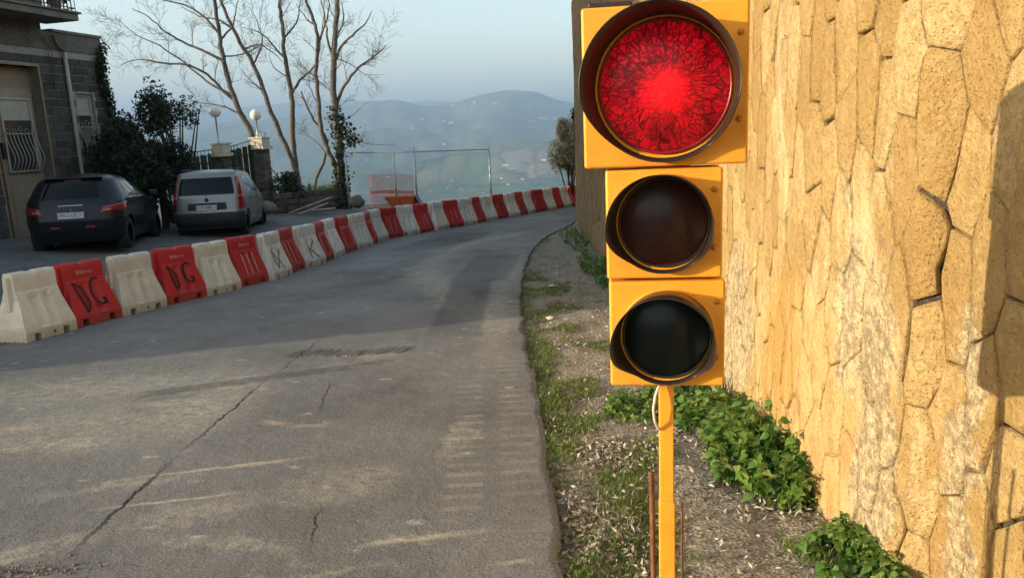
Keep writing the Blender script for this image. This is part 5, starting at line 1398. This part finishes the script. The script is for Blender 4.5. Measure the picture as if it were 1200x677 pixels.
nettles(1.3, 15.5, .20, 1.8, .25, 50, 8, .06, 9, 'dark weeds where the verge narrows near the bend', parts=False)

def scatter():
    rs = random.Random(77)
    # grass
    g = MB(); 
    def tuft(x, y, n, h, w):
        for _ in range(n):
            a = rs.uniform(0, 6.28); bx_, by_ = x + rs.gauss(0, w), y + rs.gauss(0, w)
            if bx_ < redge(by_) - .01 or bx_ > wall_x(by_): continue
            b0 = Vector((bx_, by_, vz(bx_, by_) - .003)); L = h * rs.uniform(.5, 1.2); d = Vector((math.cos(a) * rs.uniform(.2, .9), math.sin(a) * rs.uniform(.2, .9), 1)).normalized(); s_ = d.cross(Vector((0, 0, 1))).normalized() * rs.uniform(.0015, .0032)
            m_ = b0 + d * L * .55; t_ = b0 + d * L + Vector((d.x, d.y, -.5)) * L * .25
            g.add([b0 - s_, b0 + s_, m_ + s_ * .8, m_ - s_ * .8, t_], [(0, 1, 2, 3), (3, 2, 4)])
    def dens(x, y, e): 
        f = x - e; return (mnoise.noise(Vector((x * 2.6, y * 1.6, 8))) + .28 * math.exp(-(f / .18) ** 2) + .10 - .25 * sm((f - .3) / .3))
    n = 0
    for _ in range(9000):
        y = 2.4 + rs.random() ** 1.5 * 9; e = redge(y); x = e + rs.random() * (wall_x(y) - e)
        if dens(x, y, e) > .14: tuft(x, y, 8, .034 + .02 * rs.random(), .02); n += 1
    for (px, py, c_) in ((655, 530, 130), (640, 475, 90), (665, 500, 60), (700, 492, 30), (640, 560, 60), (625, 435, 60), (735, 620, 60), (700, 640, 80), (770, 660, 50), (720, 665, 60), (628, 390, 50), (630, 410, 40)):
        q = gpt(px, py)
        for _ in range(c_): tuft(q.x + rs.gauss(0, .08), q.y + rs.gauss(0, .12), 9, .04, .015)
    g.build('grass', MT['grass'], None, kind='stuff')
    # broad small weeds in the verge (flat rosettes)
    C = []
    for _ in range(9000):
        y = 2.4 + rs.random() ** 1.6 * 10; e = redge(y); x = e + .01 + rs.random() * (wall_x(y) - e)
        if dens(x, y, e) > .30: C.append((x, y, vz(x, y) + rs.uniform(.003, .022)))
    m = MB(); leafcloud(m, C, .026, .014, 71, -.05, .6); m.build('ground_weeds', MT['grass'], None, kind='stuff')
    # dead leaves
    C = []
    def dl(x, y): 
        if redge(y) - .05 < x < wall_x(y): C.append((x, y, vz(x, y) + rs.uniform(.003, .018)))
    for _ in range(2400):
        y = 2.4 + rs.random() ** 1.7 * 10; e = redge(y); dl(e + rs.random() * (wall_x(y) - e), y)
    for (px, py, c_, sx, sy) in ((735, 545, 420, .12, .12), (700, 535, 260, .08, .12), (690, 625, 520, .13, .16), (740, 650, 300, .1, .12), (665, 600, 160, .06, .1), (850, 545, 160, .1, .1), (930, 610, 160, .10, .06), (640, 500, 120, .06, .12), (800, 520, 120, .10, .1), (720, 620, 260, .12, .12), (660, 405, 90, .12, .16), (655, 385, 90, .12, .1)):
        q = gpt(px, py)
        for _ in range(c_): dl(q.x + rs.gauss(0, sx), q.y + rs.gauss(0, sy))
    m = MB(); leafcloud(m, C, .036, .015, 72, .0, .45); m.build('dead_leaves', MT['deadleaf'], None, kind='stuff')
    # gravel and crumbs of asphalt
    m = MB(); oc = [(1, 0, 0), (-1, 0, 0), (0, 1, 0), (0, -1, 0), (0, 0, 1), (0, 0, -1)]; of = [(0, 2, 4), (2, 1, 4), (1, 3, 4), (3, 0, 4), (2, 0, 5), (1, 2, 5), (3, 1, 5), (0, 3, 5)]
    for k in range(9000):
        y = 2.3 + rs.random() ** 1.7 * 14; e = redge(y); x = e + rs.random() * (wall_x(y) - e) if k % 3 else e + abs(rs.gauss(0, .05)); s_ = rs.uniform(.0025, .008) * (1 if rs.random() < .93 else 2.2)
        z = vz(x, y); m.add([(x + a * s_ * rs.uniform(.6, 1.2), y + b * s_ * rs.uniform(.6, 1.2), z + c * s_ * rs.uniform(.5, .9)) for a, b, c in oc], of)
    for k in range(1300):
        y = 2.6 + rs.random() ** 1.5 * 8; x = redge(y) - rs.random() ** 2.5 * 3.5; s_ = rs.uniform(.002, .006); z = zg(x, y) + .016; m.add([(x + a * s_ * rs.uniform(.6, 1.2), y + b * s_ * rs.uniform(.6, 1.2), z + c * s_ * .6) for a, b, c in oc], of)
    for k in range(260):
        x = -2.3 + rs.gauss(0, .25); y = 3.0 + rs.gauss(0, .04); s_ = rs.uniform(.003, .012); z = zg(x, y) + .016; m.add([(x + a * s_, y + b * s_ * rs.uniform(.6, 1.2), z + c * s_ * .6) for a, b, c in oc], of)
    m.build('gravel', MT['rubble'], None, kind='stuff')
    # straw by the wall
    m = MB(); q = gpt(872, 500)
    for k in range(60):
        b0 = Vector((1.30 + rs.gauss(0, .06), q.y + .5 + rs.gauss(0, .14), 0)); b0.z = vz(b0.x, b0.y); t_ = b0 + Vector((rs.gauss(-.03, .08), rs.gauss(0, .08), rs.uniform(.15, .33))); m.tube([b0, b0.lerp(t_, .5) + Vector((rs.gauss(0, .01), 0, 0)), t_], [.0022, .002, .001], 3, False)
    m.build('dry_stalks', MT['straw'], None, label='dry straw-coloured stalks among the weeds at the wall foot', cat='dry grass')
    for k, (px, py, s_, lab) in enumerate(((648, 336, .06, 'pale flat stone on the verge near the far wall foot'), (662, 333, .075, 'flat grey stone slab on the verge beside a smaller one'), (645, 374, .045, 'whitish stone lying on the verge left of the signal'), (702, 358, .05, 'pinkish broken brick piece at the wall foot'), (695, 321, .05, 'white lump at the dark foot of the far wall'),
                                        (705, 597, .025, 'small pale stone among dead leaves at the verge front'), (822, 597, .018, 'small yellowish stone right of the post'))):
        c = gpt(px, py); bm = bmesh.new(); bmesh.ops.create_icosphere(bm, subdivisions=3, radius=s_)
        for v in bm.verts: v.co *= 1 + .3 * mnoise.noise(v.co * (1.1 / s_) + Vector((k * 7, 0, 0))) + .1 * mnoise.noise(v.co * 3 / s_); v.co.z *= .5
        me = bpy.data.meshes.new('stone'); bm.to_mesh(me); bm.free(); me.shade_smooth(); b = link('loose_stone', me, None, MT['cream'] if k in (0, 2, 4, 5) else MT['rubble'], label=lab, cat='stone'); b.location = (c.x, c.y, vz(c.x, c.y) + s_ * .2)
    # a curled leaf on the road
    m = MB(); c = gpt(325, 597); m.add([(0, 0, .004), (.05, .012, .02), (.10, 0, .006), (.05, -.02, .008)], [(0, 1, 2, 3)]); o = m.build('fallen_leaf', MT['deadleaf'], None, label='brown curled leaf lying on the bare asphalt', cat='leaf'); o.location = (c.x, c.y, c.z + .03); o.rotation_euler = (0, 0, R(15)); o.scale = (.6, .8, .6)
    # rough milled patch in the asphalt: low ridges
    m = MB(); 
    for k in range(46):
        f = k / 45; x = -2.05 + 1.05 * f; y = 6.75 + .03 * math.sin(f * 9); m.box((x, y + rs.gauss(0, .02), zg(x, y) + .018), (.012, .24 * rs.uniform(.5, 1.1), .005), R(-20))
    m.build('milled_patch', MT['asphalt'], None, kind='structure')
scatter()

# ================================================================== farms in the valley
def farms():
    near_ = lambda px, py: 'pale farmhouse %s, %s' % ('near hill crest' if py < 130 else 'on hillside' if py < 160 else 'in middle valley' if py < 200 else 'on valley floor',
        'left of fence posts' if px < 487 else 'between fence posts' if px < 573 else 'right of fence' if px < 630 else 'beside olive')
    global FL
    FL = {}
    rs = random.Random(3); A = [(593, 196, 12), (600, 202, 8), (612, 212, 6), (540, 222, 5), (524, 222, 5), (638, 192, 9), (520, 170, 6), (493, 195, 5), (634, 140, 12), (622, 143, 9), (640, 141, 9), (650, 141, 8), (533, 124, 8), (556, 122, 6), (580, 122, 7), (528, 145, 10), (520, 143, 8), (548, 148, 6), (484, 152, 5), (495, 143, 6), (566, 228, 5), (596, 217, 5), (606, 199, 5), (470, 180, 5), (530, 214, 4), (588, 210, 5), (430, 190, 6), (455, 208, 5), (620, 128, 6), (575, 195, 5), (650, 190, 6), (505, 225, 5)]
    big = {}
    for k, (px, py, w) in enumerate(A): big.setdefault(near_(px, py), []).append((w, px, k))
    for key, l in big.items():
        l2 = sorted(l, key=lambda a: a[1]); m_ = len(l2)
        names = {1: [''], 2: ['left one of two', 'right one of two']}.get(m_) or ['leftmost one'] + [['second', 'third', 'fourth', 'fifth', 'sixth'][q] + ' from the left' for q in range(m_ - 2)] + ['rightmost one']
        for q, a in enumerate(l2): FL[a[2]] = (key + ', ' + names[q]).rstrip(', ')
    for k, (px, py, w) in enumerate(A):
        d = ray(px, py); h = math.hypot(d.x, d.y); az = math.atan2(d.x, d.y); j = int(np.argmin(abs(TAZ - az))); tr = d.z / h; hit = None
        for i in range(50, len(TRR)):
            if TZ[i, j] > CAM.z + tr * TRR[i]: hit = TRR[i]; break
        if hit is None: continue
        x, y = hit * math.sin(az), hit * math.cos(az); z = tz(x, y); sc = hit / FPX * w * .62; L = sc; D = sc * .55; Hh = max(5, hit / FPX * 1.3)
        where = 'on the hill slope' if py < 160 else 'on the valley floor'
        o = empty('farmhouse', (x, y, z - 3), rs.uniform(-.5, .5), label=FL[k], cat='building', group='far white farm buildings ' + where)
        q = MB(); q.box((0, 0, Hh / 2 + 1), (L, D, Hh + 2)); q.build('wall', MT['farm'], o)
        q = MB(); q.add([(-L / 2, -D * .55, Hh + 2), (L / 2, -D * .55, Hh + 2), (L / 2, D * .55, Hh + 2), (-L / 2, D * .55, Hh + 2), (-L / 2, 0, Hh * 1.35 + 2), (L / 2, 0, Hh * 1.35 + 2)], [(0, 1, 5, 4), (2, 3, 4, 5), (0, 4, 3), (1, 2, 5), (3, 2, 1, 0)]); q.build('roof', MT['farmroof'], o)
farms()

# ================================================================== haze
hm = bpy.data.materials.new('haze'); hm.use_nodes = True; hm.node_tree.nodes.clear()
vo = hm.node_tree.nodes.new('ShaderNodeVolumePrincipled'); ou = hm.node_tree.nodes.new('ShaderNodeOutputMaterial'); hm.node_tree.links.new(vo.outputs[0], ou.inputs['Volume'])
vo.inputs['Color'].default_value = (.30, .46, .70, 1); vo.inputs['Density'].default_value = HAZE; vo.inputs['Anisotropy'].default_value = 0.0
b = MB(); b.box((0, 0, 210), (124000, 124000, 1300)); b.build('haze', hm, None, kind='stuff')
